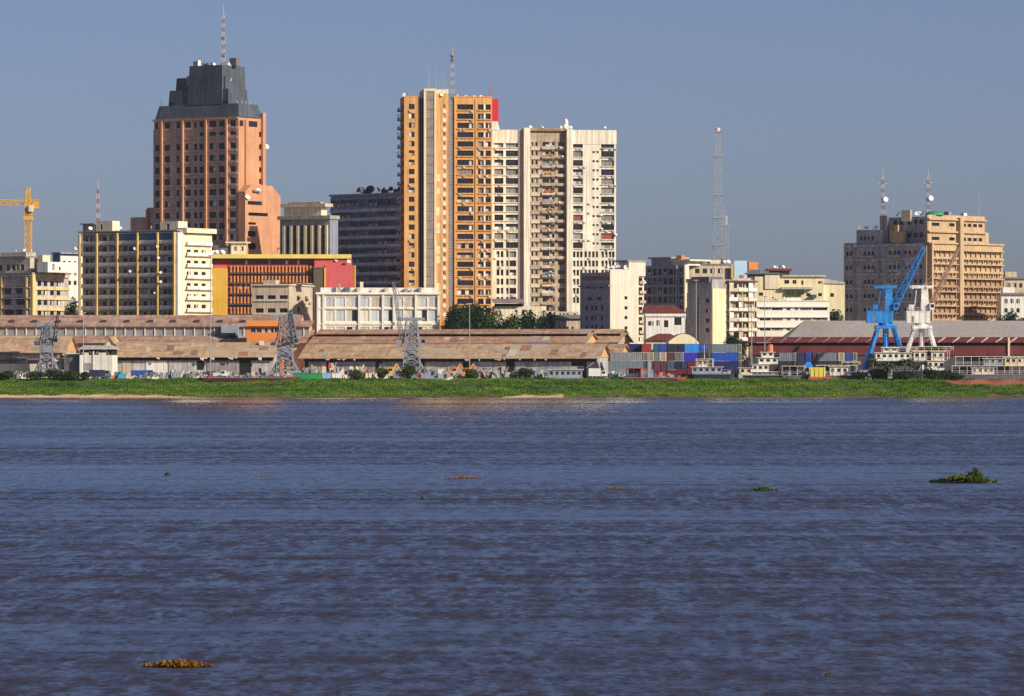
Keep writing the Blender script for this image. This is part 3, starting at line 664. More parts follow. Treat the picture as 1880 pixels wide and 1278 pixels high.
# ---- small beige block in front of it
B = Bd('house', 'small three storey beige block with dark strip windows in front of the orange fins', 'building', 463, 531, 1436, -14)
D = B.v(574); H = B.z(524)
B.block('wall', beige, 0, B.W, 0, D, 0, H, Fr=ops([(B.u(a), B.u(a + 15)) for a in (469, 491, 513)], [(B.z(549), B.z(542)), (B.z(574), B.z(566)), (B.z(598), B.z(590))]), Ri=ops([(B.v(a), B.v(a + 6)) for a in (545, 560)], [(B.z(p), B.z(p) + 1.6) for p in (552, 572)]), inset=.4, kinds=['plain'])
B.box('roof_slab', cream, -.4, B.W + .5, -.6, D + .4, H, H + .4); B.box('roof_tent', streaky_wall, B.u(484, 3), B.u(506, 3), 3, 7, H + .4, H + 1.8); B.box('rooftop_room', greyc, B.u(538, 6), B.u(564, 6), 6, 12, H + .4, B.z(519))
for p in (551.5, 576): B.box('window_ledge', cream, .3, B.W - .2, -.4, -.001, B.z(p) - .25, B.z(p))
for a, p in ((548, 545), (562, 548), (553, 560), (566, 556)): B.box('air_conditioner', M('ac_beige', (.55, .47, .33), .7, .2), B.W + .002, B.W + .6, B.v(a), B.v(a) + .9 * 3, B.z(p), B.z(p) + .7)

# ---- white two storey office with big windows
B = Bd('office_block', 'long white two storey office with large pale windows in front of the orange tower', 'building', 583, 806, 1430, 4)
D = 18; H = B.z(540.5); pale = M('pale_pane', (.50, .55, .58), .3, .12, .5, rnd=.25, spec=.5); pale2 = M('pale_blind', (.62, .57, .48), .8, .12, .6, rnd=.25)
cw = [(598, 614), (617, 633), (636, 657), (661, 678), (682, 701), (705, 722), (724, 740), (743, 762), (766, 784), (787, 803)]
B.block('wall', M('white_office_wall', (.84, .80, .68), .75, .08, .3, .12), 0, B.W, 0, D, 0, H, Fr=ops([(B.u(a), B.u(c)) for a, c in cw], [(B.z(563.7), B.z(546)), (B.z(590), B.z(569)), (B.z(616), B.z(600))], 'void'), inset=.3)
k = 0
for a, c in cw:
    for p0, p1 in ((546, 563.7), (569, 590), (600, 616)):
        w, h = B.u(c) - B.u(a), B.z(p0) - B.z(p1); b = MB(); t = .1
        b.box(-w / 2, w / 2, -.05, .05, 0, t); b.box(-w / 2, w / 2, -.05, .05, h - t, h); b.box(-w / 2, -w / 2 + t, -.05, .05, t, h - t); b.box(w / 2 - t, w / 2, -.05, .05, t, h - t)
        wi = b.build('window', frame_w, B.root, (B.u((a + c) / 2), .25, B.z(p1)))
        n = 2; k += 1
        for i in range(n):
            x0, x2 = -w / 2 + t + (w - 2 * t) * i / n, -w / 2 + t + (w - 2 * t) * (i + 1) / n
            mt = glass if (k + i) % 9 == 0 else (pale2 if RND.random() < .5 else pale)
            MB().box(x0 + .03, x2 - .03, -.012, .012, t, h - t).build('pane', mt, wi)
B.box('roof_slab', _mats['white_office_wall'], -.5, B.W + .4, -.9, D + .4, H, H + .7)
for p in (583.5, 594, 659.5, 703, 723, 763.5, 805): B.box('pilaster', white, B.u(p) - .35, B.u(p) + .35, -.55, -.002, 0, H - .02)
for p in (566.4, 595): B.box('floor_band', cream, .2, B.W - .1, -.3, -.001, B.z(p) - .25, B.z(p) + .25)
B.box('side_columns', M('side_shade', (.45, .38, .38), .85, .15, .3), B.u(578.5), -.05, .4, 2.6, 0, H - .1)
B.parapet(M('white_parapet', (.74, .71, .66), .8, .2, .3, .2), 1, B.W - 1, 3, D - 2, H + .7, 1.5, .2)
for px in (640, 655, 682, 706, 742, 752, 769): B.box('rooftop_unit', RND.choice([steel, white, greyc, beige]), B.u(px, 2), B.u(px + RND.uniform(3, 8), 2), 1.4, 2.6, H + .7, H + RND.uniform(1.3, 2.4))
B.box('rooftop_tank', M('tank_blue', (.10, .14, .2), .5, .1), B.u(633, 2), B.u(642, 2), 1, 2.8, H + .7, H + 2.3); B.box('chimney', greyc, B.u(621, 2), B.u(625, 2), 1, 1.8, H + .7, B.z(521)); B.box('chimney', cream, B.u(661, 4), B.u(667, 4), 4, 5, H + .7, B.z(517))

# ---- orange and yellow apartment tower
org = M('orange_paint', (.73, .39, .14), .8, .12, .25, .3); vent = M('vent_screen', (.30, .25, .215), .9, .2, .5, .2); crm = M('cream_frame', (.82, .70, .46), .8, .1, .3, .2)
B = Bd('apartment_tower', 'tallest orange apartment tower with cream stair core and red sign on its right edge', 'building', 742, 903.5, 1530, 6)
D = 17; H = B.z(178); fp = [195.5 + 17.02 * i for i in range(23)]
zz = [(B.z(p + 5.2), B.z(p - 4.6)) for p in fp]
yb = .0
B.block('left_wing', org, 0, B.u(770), 0, D, 0, H, Fr=ops([(B.u(750.5), B.u(761))], zz), Le=ops([(2, 4.2), (6, 8.2), (10, 12.2)], zz), inset=.3, kinds=['half', 'plain', 'curtain2', 'curtain', 'transom'])
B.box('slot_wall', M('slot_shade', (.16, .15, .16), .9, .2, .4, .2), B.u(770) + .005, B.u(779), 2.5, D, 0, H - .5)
B.box('slot_fin', M('slot_fin', (.40, .33, .28), .9, .2, .4, .2), B.u(773.5), B.u(775), .6, 2.49, 0, H - .5)
cx0, cx1 = B.u(778.5, -1.6), B.u(801, -1.6)
HC = B.z(163.5)
B.box('stair_core', crm, cx0, cx1, -1.2, D, 0, HC)
B.box('core_frame', crm, cx0 - .05, cx0 + .7, -1.75, -1.21, 0, HC + .1); B.box('core_frame', crm, cx1 - .7, cx1 + .05, -1.75, -1.21, 0, HC + .1); B.box('core_frame', crm, cx0 + .7, cx1 - .7, -1.75, -1.21, B.z(167.5), HC + .1)
for i in range(24):
    z1 = B.z(167.5 + 17.02 * i) - .03; B.box('core_screen', vent, cx0 + .74, cx1 - .74, -1.5, -1.215, z1 - 3.0, z1)
core2 = B.u(823)
B.block('core_side', org, cx1 + .06, core2, -.4, D - .5, 0, B.z(171), Fr=ops([(B.u(813), B.u(817.5))], [(B.z(p + 2.5), B.z(p - 4)) for p in fp]), kinds=['plain', 'plain', 'shutter'], frame=frame_w)
B.box('core_top', crm, cx1 + .06, core2, .2, D - 1, B.z(171), B.z(164))
me = MB().box(0, B.u(818.3) - B.u(812.2), 0, .12, 0, 1.25).mesh('white_panel', white)
for p in fp: put('white_panel', me, B.root, (B.u(812.2), -.53, B.z(p + 11.5)))
paint = M('patch_cream', (.80, .66, .40), .85, .2, .5, .3)
for p in (320, 345, 380, 410, 452, 470, 520): B.box('patch_panel', paint, cx1 + .1, B.u(808), -.45, -.405, B.z(p + RND.uniform(9, 20)), B.z(p))
B.box('vent_strip', vent, core2 + .01, B.u(833.5), .35, D, 0, B.z(181))
b = MB()
for i in range(110): b.box(core2 + .1, B.u(833.3), .22, .35, B.z(186) - i * .62 - .3, B.z(186) - i * .62)
b.build('vent_louvres', M('louvre_grey', (.34, .31, .30), .9, .2), B.root)['kind'] = 'stuff'
B.block('right_wing', org, B.u(833.5) + .005, B.W, 0, D, 0, H, Fr=ops([(B.u(839.5), B.u(869))], zz) + ops([(B.u(877.5), B.u(887.5)), (B.u(891.5), B.u(901))], zz), inset=.55, kinds=MIX)
for p in fp:
    B.box('window_ledge', org, B.u(838), B.u(870), -.35, -.002, B.z(p + 7.3), B.z(p + 5.4)); B.box('window_ledge', org, B.u(876.5), B.u(902), -.35, -.002, B.z(p + 7.3), B.z(p + 5.4))
    B.box('white_pier', white, B.u(888), B.u(891), -.12, -.003, B.z(p + 5), B.z(p - 4.4))
for p in (834, 872.5): B.box('pilaster', org, B.u(p), B.u(p + 2.2), -.28, -.003, 0, H - .4)
B.box('roof_edge', org, B.u(833.6), B.W + .1, -.15, D, H, H + .35); B.box('roof_edge', org, -.1, B.u(769.5), -.15, D, H, H + .3)
me = MB().box(-1.5, -.01, 0, 9, 0, .2).box(-1.5, -1.38, 0, 9, .2, 1.1).mesh('side_balcony', M('balcony_grey', (.3, .29, .31), .85, .3, .5, .2, rnd=.3))
for p in fp: put('side_balcony', me, B.root, (0, 2, B.z(p + 7)))
for p in (212, 246, 280, 322, 365, 430): B.dish(-1.8, 3, B.z(p), .7, az=-60, post=.1)
B.dish(.5, .5, H, 1.3, az=-30); B.dish(B.u(811), -.6, B.z(178), .8, az=10); B.box('rooftop_unit', white, B.u(820, 1), B.u(823, 1), .5, 2, B.z(171), B.z(163))
for px in (786, 789, 801, 806, 811, 815, 819): B.whip(B.u(px, 3), 3, HC if px < 802 else B.z(164), RND.uniform(2.5, 8.5), .06, whitep)
for px, w in ((838, 1.5), (852, 3), (868, 2), (880, 2.5)): B.box('rooftop_unit', RND.choice([white, steel, beige]), B.u(px, 4), B.u(px + w * 2, 4), 3, 5, H + .35, H + .35 + RND.uniform(.5, 1.1))
signr = M('sign_red', (.62, .03, .04), .5, .06, .3)
B.box('red_sign', signr, B.W + .02, B.u(915.5), .3, 1.0, B.z(222), B.z(180.5)); MB().frustum((B.W + .02, B.u(918), .2, 3), B.z(238), (B.W + .02, B.u(914), .2, 2), B.z(222)).build('sign_base', white, B.root)
MB().frustum((B.u(897.5, 2), B.u(902.5, 2), 1.6, 2.5), B.z(176), (B.u(899.4, 2), B.u(901.4, 2), 1.9, 2.2), B.z(156)).build('red_beacon', redp, B.root); B.box('beacon_stand', steel, B.u(897, 2), B.u(900, 2), 1.6, 2.5, H + .3, B.z(176))
acm = M('air_conditioner_grey', (.52, .51, .49), .7, .15, rnd=.25); acme = MB().box(-.42, .42, -.42, 0, 0, .62).box(-.3, .3, -.44, -.42, .08, .54).mesh('air_conditioner', [acm])
for i in range(34): put('air_conditioner', acme, B.root, (B.u(RND.choice([845, 852, 860, 866, 880, 885, 894, 899, 753, 759])), -.01 if RND.random() < 2 else 0, B.z(RND.choice(fp[:21]) + 9.4) - .15))
OT = B
root = mast('radio_mast', 'pale mast with dark drum on the roof of the orange tower', 831, OT.Yc + 9, OT.zb + OT.z(178) + .36, 84, 1.3, .8, 10, steel, whitep, .1)
MB().tube((0, 0, 12.4), (0, 0, 14.0), .75, .6, 10).build('dark_drum', darkc, root); MB().tube((0, 0, 14.0), (0, 0, 14.5), .9, .9, 10).build('platform', redp, root)

# ---- white apartment tower
wt_ = M('white_tower_paint', (.84, .785, .63), .8, .1, .25, .3); brn = M('stained_beige', (.50, .40, .28), .9, .3, .35, .35); gsh = M('grey_shadow_wall', (.40, .38, .40), .9, .12, .3, .15)
B = Bd('apartment_tower', 'pale cream apartment tower with stained brown balcony strip, right of the orange tower', 'building', 903, 1131, 1543, 7)
D = 18; H = B.z(239); fp = [264.5 + 16.82 * i for i in range(21)]
za = [(B.z(p + 5.8), B.z(p - 5.2)) for p in fp]
xa, xb = B.u(951), B.u(962)
B.block('left_wing', wt_, 0, xb, .4, D, 0, H, Fr=ops([(B.u(908), B.u(924.5)), (B.u(929), B.u(951.5))], za[:12]) + ops([(B.u(912), B.u(917.5)), (B.u(919.5), B.u(924.5)), (B.u(929.5), B.u(934)), (B.u(936), B.u(948))], za[12:18]), inset=.7, kinds=['half', 'half', 'plain', 'curtain2', 'shutter', 'red'] if False else ['half', 'half', 'plain', 'plain', 'shutter', 'transom'])
cx0, cx1 = B.u(962, -1.3), B.u(973.5, -1.3)
B.block('column_fin', wt_, cx0, cx1, -1.3, 2, 0, B.z(234.5)); B.box('column_shadow', gsh, cx0 - 1.7, cx0 - .002, .1, .38, 0, B.z(236))  # flat grey strip painted where the column casts its shadow
x2, x3 = B.u(973.5), B.u(1040)
zb_ = [(B.z(p + 3.2), B.z(p - 4.6)) for p in fp]
B.block('balcony_strip', brn, cx1 + .005, x3, 1.2, D, 0, B.z(242), Fr=ops([(B.u(975.5, 1.2), B.u(979, 1.2)), (B.u(983, 1.2), B.u(987, 1.2)), (B.u(996, 1.2), B.u(1008, 1.2)), (B.u(1010, 1.2), B.u(1018, 1.2)), (B.u(1024.5, 1.2), B.u(1037, 1.2))], zb_), inset=.4, kinds=['plain', 'plain', 'half', 'curtain', 'transom', 'shutter'])
bpar = M('balcony_beige', (.50, .41, .30), .9, .3, .6, .3, rnd=.3)
me1 = MB().box(0, B.u(1018.5) - B.u(995), -1.1, 0, 0, .18).box(0, B.u(1018.5) - B.u(995), -1.1, -.98, .18, 1.0).mesh('balcony', bpar); me2 = MB().box(0, B.u(1038) - B.u(1023.5), -1.1, 0, 0, .18).box(0, B.u(1038) - B.u(1023.5), -1.1, -.98, .18, 1.0).mesh('balcony', bpar)
me3 = MB().box(0, B.u(993) - B.u(975), -.5, 0, 0, 1.25).mesh('lattice_panel', bpar)
for i, p in enumerate(fp[:19]):
    put('balcony', me1, B.root, (B.u(995), 1.195, B.z(p + 9))); put('lattice_panel', me3, B.root, (B.u(975.5), 1.195, B.z(p + 10.5)))
    if i < 13: put('balcony', me2, B.root, (B.u(1023.5), 1.195, B.z(p + 9)))
    for q in range(2):
        if RND.random() < .3: B.dish(B.u(RND.choice([1003, 1009, 1014, 1028, 1033])), -.1, B.z(p + 7), .5, post=.3)
        if RND.random() < .6: B.box('washing', M('washing_%d' % (i % 4), [(.6, .58, .5), (.45, .2, .1), (.3, .3, .36), (.6, .35, .15)][i % 4], .9, .2, rnd=.3), B.u(RND.uniform(995, 1012)), B.u(RND.uniform(1013, 1018)), -.03, .07, B.z(p + 5), B.z(p + RND.uniform(-1, 2)))
B.box('pilaster', wt_, x3 + .004, B.u(1050.5), -1.1, D - 1, 0, B.z(236))
x4 = B.u(1050.5)
Fr = ops([(B.u(1052), B.u(1070)), (B.u(1103.5), B.u(1127.5))], za[:12]) + ops([(B.u(1087.5), B.u(1092)), (B.u(1094.5), B.u(1099))], [(B.z(p - 1), B.z(p - 5)) for p in fp[:12]])
Fr += ops([(B.u(a), B.u(a + 4.6)) for a in (1052, 1058.5, 1065, 1073, 1080, 1087, 1093.5, 1104, 1111, 1117.5, 1123.5)], za[12:18])
B.block('right_wing', wt_, x4 + .004, B.W, 0, D, 0, H, Fr=Fr, inset=.6, kinds=['half', 'half', 'plain', 'shutter', 'shutter', 'transom', 'half', 'plain', 'half', 'shutter', 'red'])
for p in fp[:12]:
    B.box('window_ledge', wt_, B.u(1051.5), B.u(1070.5), -.4, -.002, B.z(p + 7.2), B.z(p + 5.9)); B.box('window_ledge', wt_, B.u(1103), B.u(1128.5), -.4, -.002, B.z(p + 7.2), B.z(p + 5.9))
    B.box('window_ledge', wt_, B.u(907), B.u(951), .0, .398, B.z(p + 7.2), B.z(p + 5.9))
B.box('parapet_wall', wt_, x4 + .02, B.W + .15, -.15, .1, H - 4.6, H + .25); B.box('parapet_wall', wt_, 0, B.u(950), .2, .398, H - 4.4, H + .2)
B.box('roof_canopy', M('rust_canopy', (.33, .2, .12), .9, .4, .8), B.u(963, 1), B.u(1049, 1), .3, 9, B.z(240), B.z(235.5)); B.box('rooftop_room', brn, B.u(976, 2), B.u(1030, 2), 3, 8, B.z(242), B.z(234))
for px, r in ((1032, .9), (1042, 1.1), (1048, .8), (974, .8), (996, .7), (1112, .7)): B.dish(B.u(px, 3), 3, B.z(235), r, post=.5)
B.box('rooftop_tank', dishm, B.u(1036, 3), B.u(1043, 3), 3, 4.2, B.z(235), B.z(226)); MB().lathe((B.u(1039.5, 3), 3.6, B.z(226)), [(.75, 0), (.8, .8), (.55, 1.5), (.1, 1.9)], 10).build('rooftop_tank', dishm, B.root)
for px in (975, 984, 990, 1002, 1020, 1028, 1090): B.whip(B.u(px, 4), 4, B.z(235), RND.uniform(1.5, 4))
for px, p in ((1105, 420), (1131, 431), (1116, 489), (1104, 395)): B.dish(B.u(px), -.5, B.z(p), .45, az=20, post=.1)

for i in range(46): put('air_conditioner', acme, B.root, (B.u(RND.choice([1055, 1060, 1066, 1073, 1082, 1107, 1114, 1121, 1126, 1130])), -.01, B.z(RND.choice(fp[:17]) + 9.2) - .1))
for i in range(16): put('air_conditioner', acme, B.root, (B.u(RND.choice([910, 918, 933, 941, 947])), .39, B.z(RND.choice(fp[:17]) + 9.2) - .1))
# ---- low houses and awning below the white tower
B = Bd('house', 'low cream house with purple grey awning at the foot of the white tower', 'building', 908, 1003, 1478, 5)
B.block('wall', cream, 0, B.W, 0, 9, 0, B.z(562), Fr=ops([(B.u(a), B.u(a + 5)) for a in (945, 958, 971)], [(B.z(577), B.z(569))]))
MB().hexa([(-.5, -2.5, B.z(557)), (B.u(962), -2.5, B.z(557)), (B.u(962), 6, B.z(549)), (-.5, 6, B.z(549)), (-.5, -2.5, B.z(556)), (B.u(962), -2.5, B.z(556)), (B.u(962), 6, B.z(548)), (-.5, 6, B.z(548))]).build('awning', M('awning_purple', (.28, .2, .22), .8, .2), B.root)
B.box('shop_shade', interior, 0, B.u(960), -.4, -.01, B.z(562), B.z(557.5))
B = Bd('house', 'low house with flat green grey roof left of the narrow apartment house', 'building', 1000, 1075, 1450, 5)
B.block('wall', beige, 0, B.W, 0, 10, 0, B.z(585), Fr=ops([(B.u(a), B.u(a + 4)) for a in (1026, 1033, 1040, 1049)], [(B.z(577) - 6, B.z(577) - 4)]))
B.block('upper_storey', beige, B.u(1020, 3), B.u(1062, 3), 3, 9, B.z(585), B.z(572), Fr=ops([(B.u(a, 3), B.u(a + 4, 3)) for a in (1026, 1033, 1040, 1053)], [(B.z(582), B.z(575))]))
MB().frustum((-.6, B.W + .6, -1, 3), B.z(585), (2, B.W - 1, 2.4, 2.9), B.z(578)).build('roof', M('roof_green_grey', (.17, .20, .17), .8, .2), B.root)

# ---- white apartment house, its front coloured for shade
B = Bd('apartment_house', 'narrow apartment house with grey shaded front and blank pale side with square holes', 'building', 1065, 1120, 1418, -45)
D = B.v(1171); H = B.z(500); gw = M('pale_wall_shaded', (.40, .39, .40), .85, .12, .3, .2); pw = M('pale_side_wall', (.70, .62, .50), .85, .08, .3, .15)  # grey front is the pale wall with shade put into its colour
Fr = ops([(B.u(a), B.u(a + 9)) for a in (1078, 1095)], [(B.z(551), B.z(545))]) + ops([(B.u(a), B.u(a + 4.5)) for a in (1075, 1085, 1092, 1103)], [(B.z(p), B.z(p) + 1.6) for p in (570, 588, 606)]) + ops([(B.u(a), B.u(a + 9)) for a in (1076, 1088, 1101)], [(B.z(529.5), B.z(526))])
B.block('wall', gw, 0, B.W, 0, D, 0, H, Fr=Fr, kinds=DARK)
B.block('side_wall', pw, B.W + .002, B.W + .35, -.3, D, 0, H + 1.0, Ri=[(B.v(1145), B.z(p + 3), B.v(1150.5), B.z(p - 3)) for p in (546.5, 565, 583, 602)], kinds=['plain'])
B.box('sunshade', greyc, .2, B.W + .5, -1.2, -.001, B.z(526), B.z(523.5)); B.box('top_band', M('brown_band', (.25, .17, .13), .9, .2), .8, B.W - .4, -.12, -.002, B.z(514), B.z(507))
B.box('stair_tower', pw, B.W - 4, B.W + .36, B.v(1153), B.v(1184) - .1, H - 1, B.z(480)); B.box('tower_cap', greyc, B.W - 6, B.W + .6, B.v(1150), B.v(1184.5), B.z(480), B.z(477))
B.box('back_room', gsh, B.W - 8, B.W - 4, B.v(1153), B.v(1175), H - 1, B.z(490))
y0 = D + .01
Ri = ops([(B.v(1173.5), B.v(1181))], [(B.z(p + 4.5), B.z(p - 3.5)) for p in (512, 530, 548, 566, 585, 604, 622)])
B.block('rear_wing', pw, 0, B.W - .4, y0, B.v(1184), 0, B.z(505), Ri=Ri, kinds=DARK)
for p in (519, 537, 555, 573, 592, 611): B.box('balcony', M('balcony_pink', (.55, .42, .33), .85, .2, rnd=.2), B.W - .39, B.W + .7, y0 + .3, B.v(1183), B.z(p + 1), B.z(p - 4))
B.dish(B.W + .6, B.v(1180), B.z(521), .9, az=50); B.dish(B.W, 2, H + 1, .9, az=30); B.dish(B.W - 1, 5, H + 1, 1.2, az=30); B.dish(B.W - .4, 8, H + 1, 1.2, az=40)
B.box('rooftop_tank', darkc, B.W - 1, B.W + .3, 3, 6.0, H + 1.6, B.z(491)); B.box('rooftop_room', white, B.W - 2.5, B.W + .2, .2, 9, H + .01, B.z(498))

# ---- dark glass building behind
B = Bd('office_block', 'dark glazed block with cream roof edge behind the white house with maroon roof', 'building', 1178, 1256, 1492, -42)
D = B.v(1263); H = B.z(487)
B.block('wall', M('navy_wall', (.26, .30, .38), .8, .2, .3, .2), 0, B.W, 0, D, 0, H, Fr=ops([(B.W * i / 8 + .25, B.W * (i + 1) / 8 - .25) for i in range(8)], [(B.z(p + 6), B.z(p - 6)) for p in (499, 516, 533, 550, 567)]), inset=.4, kinds=['plain', 'transom', 'shutter', 'half'], frame=frame_d)
B.box('end_wall', cream, B.W + .002, B.W + .5, -.3, D, 0, H + .2)
B.box('side_fin', gsh, B.u(1243) - .2, B.u(1243) + .2, -.5, -.001, B.z(600), H)
B.box('upper_storey', M('navy_wall', None) if False else _mats['navy_wall'], B.u(1196, 2), B.u(1228, 2), 2, 10, H, B.z(474)); B.box('roof_slab', greyc, B.u(1192, 2), B.u(1234, 2), 1.4, 11, B.z(474), B.z(471))
B.box('rooftop_room', white, B.u(1231, 3), B.u(1262, 3), 3, 12, H, B.z(479)); B.box('roof_slab', cream, B.u(1228, 3), B.u(1270, 3), 2, 13, B.z(479), B.z(476)); B.box('rooftop_tank', M('tank_rust', (.45, .2, .1), .8, .2), B.u(1243, 4), B.u(1251, 4), 4, 6, B.z(476), B.z(468))

# ---- white house with maroon roofs
mar = M('maroon_roof', (.17, .045, .04), .7, .2, .3, .2)
B = Bd('house', 'white two storey house with dark maroon roof beside the blank pale side wall', 'house', 1186, 1258, 1402, 3)
H = B.z(574)
B.block('wall', white, 0, B.W, 0, 9, 0, H, Fr=[(B.u(a), B.z(p1), B.u(c), B.z(p0)) for a, c, p0, p1 in ((1190, 1200, 590, 598), (1205, 1211, 588, 598), (1219, 1227, 588, 601), (1238, 1251, 583, 597))], frame=frame_b, kinds=['plain', 'curtain2'])
MB().frustum((-.5, B.W + .4, -.8, 9.5), H, (-.3, B.u(1238, 4), 3.4, 5.2), B.z(560)).build('roof', mar, B.root); B.box('cornice', white, -.3, B.W + .2, -.45, -.002, B.z(581), B.z(576))
B = Bd('shed', 'long low shed with maroon roof in front of the white house', 'shed', 1186, 1250, 1394, 2)
B.block('wall', beige, 0, B.W, 0, 7, 0, B.z(625)); MB().frustum((-.6, B.W + .5, -.8, 7.6), B.z(625), (4, B.W - 3, 3, 3.8), B.z(612.5)).build('roof', mar, B.root)
B = Bd('shed', 'cream rounded gable shed above the blue containers', 'shed', 1228, 1286, 1374, 2)
pr = [(0, B.z(640)), (B.W, B.z(640)), (B.W, B.z(629)), (B.u(1279), B.z(621)), (B.u(1268), B.z(614)), (B.u(1257), B.z(611.5)), (B.u(1247), B.z(614)), (B.u(1235), B.z(622)), (0, B.z(627))]
pr = [(0, 0), (B.W, 0)] + pr[2:]
b = MB(); b.poly([(x, 0, z) for x, z in pr]); b.poly([(x, 14, z) for x, z in reversed(pr)])
b.build('gable_wall', M('cream_gable', (.84, .74, .46), .8, .06, .3, .08), B.root); b = MB()
for (a, za_), (c, zc_) in zip(pr[1:], pr[2:] + pr[:1]): b.quad((a, -.3, za_ + .05), (a, 14.3, za_ + .05), (c, 14.3, zc_ + .05), (c, -.3, zc_ + .05))
b.build('roof', cream, B.root)

# ---- grey and cream apartment block with balconies
B = Bd('apartment_block', 'six storey block with grey shaded flank, cream strip and cluttered sunlit balconies', 'building', 1262, 1307, 1414, -45)
D = B.v(1384); H = B.z(518); y1 = B.v(1331)
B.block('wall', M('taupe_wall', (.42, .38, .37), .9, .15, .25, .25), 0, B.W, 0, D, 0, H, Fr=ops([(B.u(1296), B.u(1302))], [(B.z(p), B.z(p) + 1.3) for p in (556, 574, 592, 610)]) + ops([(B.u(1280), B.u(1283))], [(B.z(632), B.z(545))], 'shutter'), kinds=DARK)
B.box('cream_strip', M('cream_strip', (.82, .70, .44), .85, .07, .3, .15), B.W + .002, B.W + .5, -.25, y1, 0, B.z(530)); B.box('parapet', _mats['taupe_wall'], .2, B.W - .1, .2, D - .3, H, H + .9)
fl = [516, 534, 551.5, 570, 589, 607, 625]
Ri = []
for p in fl[1:]:
    for a, c in ((1334, 1340), (1343, 1352), (1356, 1366), (1370, 1380)): Ri.append((B.v(a), B.z(p) + .25, B.v(c), B.z(p) + 2.3))
B.block('balcony_wall', beige, B.W + .002, B.W + .25, y1 + .01, D, 0, H - .2, Ri=Ri, kinds=['plain', 'curtain', 'shutter', 'half'])
for p in fl: B.box('balcony_slab', M('slab_brown', (.40, .30, .20), .9, .2, .3, .2), B.W + .252, B.W + 1.7, y1 + .02, D - .1, B.z(p) - .22, B.z(p))
for i, p in enumerate(fl[1:]):
    for k, (a, c) in enumerate(((1332, 1348), (1349.5, 1366), (1367.5, 1383))):
        B.box('balcony_parapet', [beige, white, cream][(i + k * 2) % 3], B.W + 1.55, B.W + 1.68, B.v(a), B.v(c), B.z(p) + .01, B.z(p) + RND.uniform(.8, 1.1))
        if RND.random() < .5: B.box('screen_panel', RND.choice([white, curt, beige]), B.W + 1.2, B.W + 1.3, B.v(a) + .4, B.v(a) + 2.4, B.z(p) + 1.0, B.z(p) + 2.7)
for a in (1333, 1356, 1378): B.box('post', beige, B.W + 1.3, B.W + 1.5, B.v(a), B.v(a) + .35, 0, H - .4)
B.box('roof_terrace', mar, B.W - 6, B.W + 1.9, y1 + .5, D, H + .2, H + .6); B.box('rooftop_room', darkc, B.W - 8, B.W - .5, y1 - 7, y1 - .5, H, B.z(508))
B.box('rooftop_room', beige, B.W - 13, B.W - 9, 2, 9, H, B.z(511)); B.box('rear_wall', _mats['taupe_wall'], B.W - 8, B.W - .1, D + .01, B.v(1405), 0, B.z(555))

# ---- beige block behind it
B = Bd('apartment_block', 'beige block with cluttered roof behind the grey and cream balcony block', 'building', 1263, 1346, 1500, 4)
H = B.z(486)
B.block('wall', beige, 0, B.W, 0, 12, 0, H, Fr=ops([(B.u(a), B.u(a + 8)) for a in (1276, 1290, 1304, 1318, 1332)], [(B.z(502), B.z(493)), (B.z(519), B.z(510))]))
B.box('roof_slab', greyc, -.3, B.W + .3, -.4, 12.3, H, H + .4)
B.block('rooftop_room', cream, B.u(1306), B.u(1325), 3, 8, H + .4, B.z(477)); B.box('rooftop_room', greyc, B.u(1293), B.u(1303), 4, 8, H + .4, B.z(476))
for px, r in ((1288, 1), (1291, .8), (1331, .8), (1338, .9)): B.dish(B.u(px, 2), 2, H + .4, r)
B.box('rooftop_tank', darkc, B.u(1324, 3), B.u(1329, 3), 3, 4, H + .4, B.z(474))
B = Bd('office_block', 'low block with pale blue rooftop billboard and small orange hut', 'building', 1345, 1402, 1480, 3)
H = B.z(511)
B.block('wall', cream, 0, B.W, 0, 12, 0, H, Fr=ops([(B.u(a), B.u(a + 7)) for a in (1350, 1362, 1374, 1386)], [(B.z(528), B.z(519))]))
B.box('billboard', M('billboard_blue', (.46, .66, .82), .5, .08, .4), B.u(1348.5), B.u(1372), 1, 1.5, H, B.z(478.5)); B.box('yellow_panel', yel, B.u(1343), B.u(1348), 1.2, 3, H, B.z(486)); B.box('billboard_mark', M('billboard_red', (.6, .12, .1), .5), B.u(1358), B.u(1366), .9, .99, H + .1, B.z(505))
B.box('orange_hut', M('hut_orange', (.76, .30, .09), .8, .1), B.u(1376), B.u(1393), 2, 6, B.z(495), B.z(481)); B.box('hut_base', darkc, B.u(1372), B.u(1396), 1.6, 7, H, B.z(495)); B.box('tower_box', gsh, B.u(1332, 5), B.u(1347, 5), 4, 8, 0, B.z(492))

# ---- cream curved building
B = Bd('apartment_block', 'long cream building with dark roof terrace behind the white strip-window block', 'building', 1386, 1552, 1462, 2)
H = B.z(508); crb = M('cream_wall', (.80, .70, .44), .85, .08, .25, .15)
B.block('wall', crb, 0, B.u(1512), 0, 14, 0, H, Fr=[(B.u(a), B.z(p1), B.u(c), B.z(p0)) for a, c, p0, p1 in ((1393, 1401, 537, 543), (1412, 1420, 517, 522), (1423, 1431, 517, 522), (1471, 1475, 515, 523), (1502, 1510, 516, 521), (1440, 1449, 514, 521), (1455, 1462, 514, 521), (1502, 1509, 538, 544), (1480, 1488, 538, 544))], kinds=DARK)
B.block('side_wing', crb, B.u(1512) + .005, B.W, 1.5, 14, 0, B.z(520), Fr=[(B.u(1525), B.z(545), B.u(1532), B.z(538))], kinds=DARK)
B.box('roof_edge', beige, B.u(1436), B.u(1516), -.8, 13, H, H + .5); B.box('balcony', streaky_wall, B.u(1434), B.u(1492), -1.6, -.002, B.z(531), B.z(527)); B.box('planter', leaf_mid, B.u(1446), B.u(1476), -1.5, -.7, B.z(541), B.z(533))
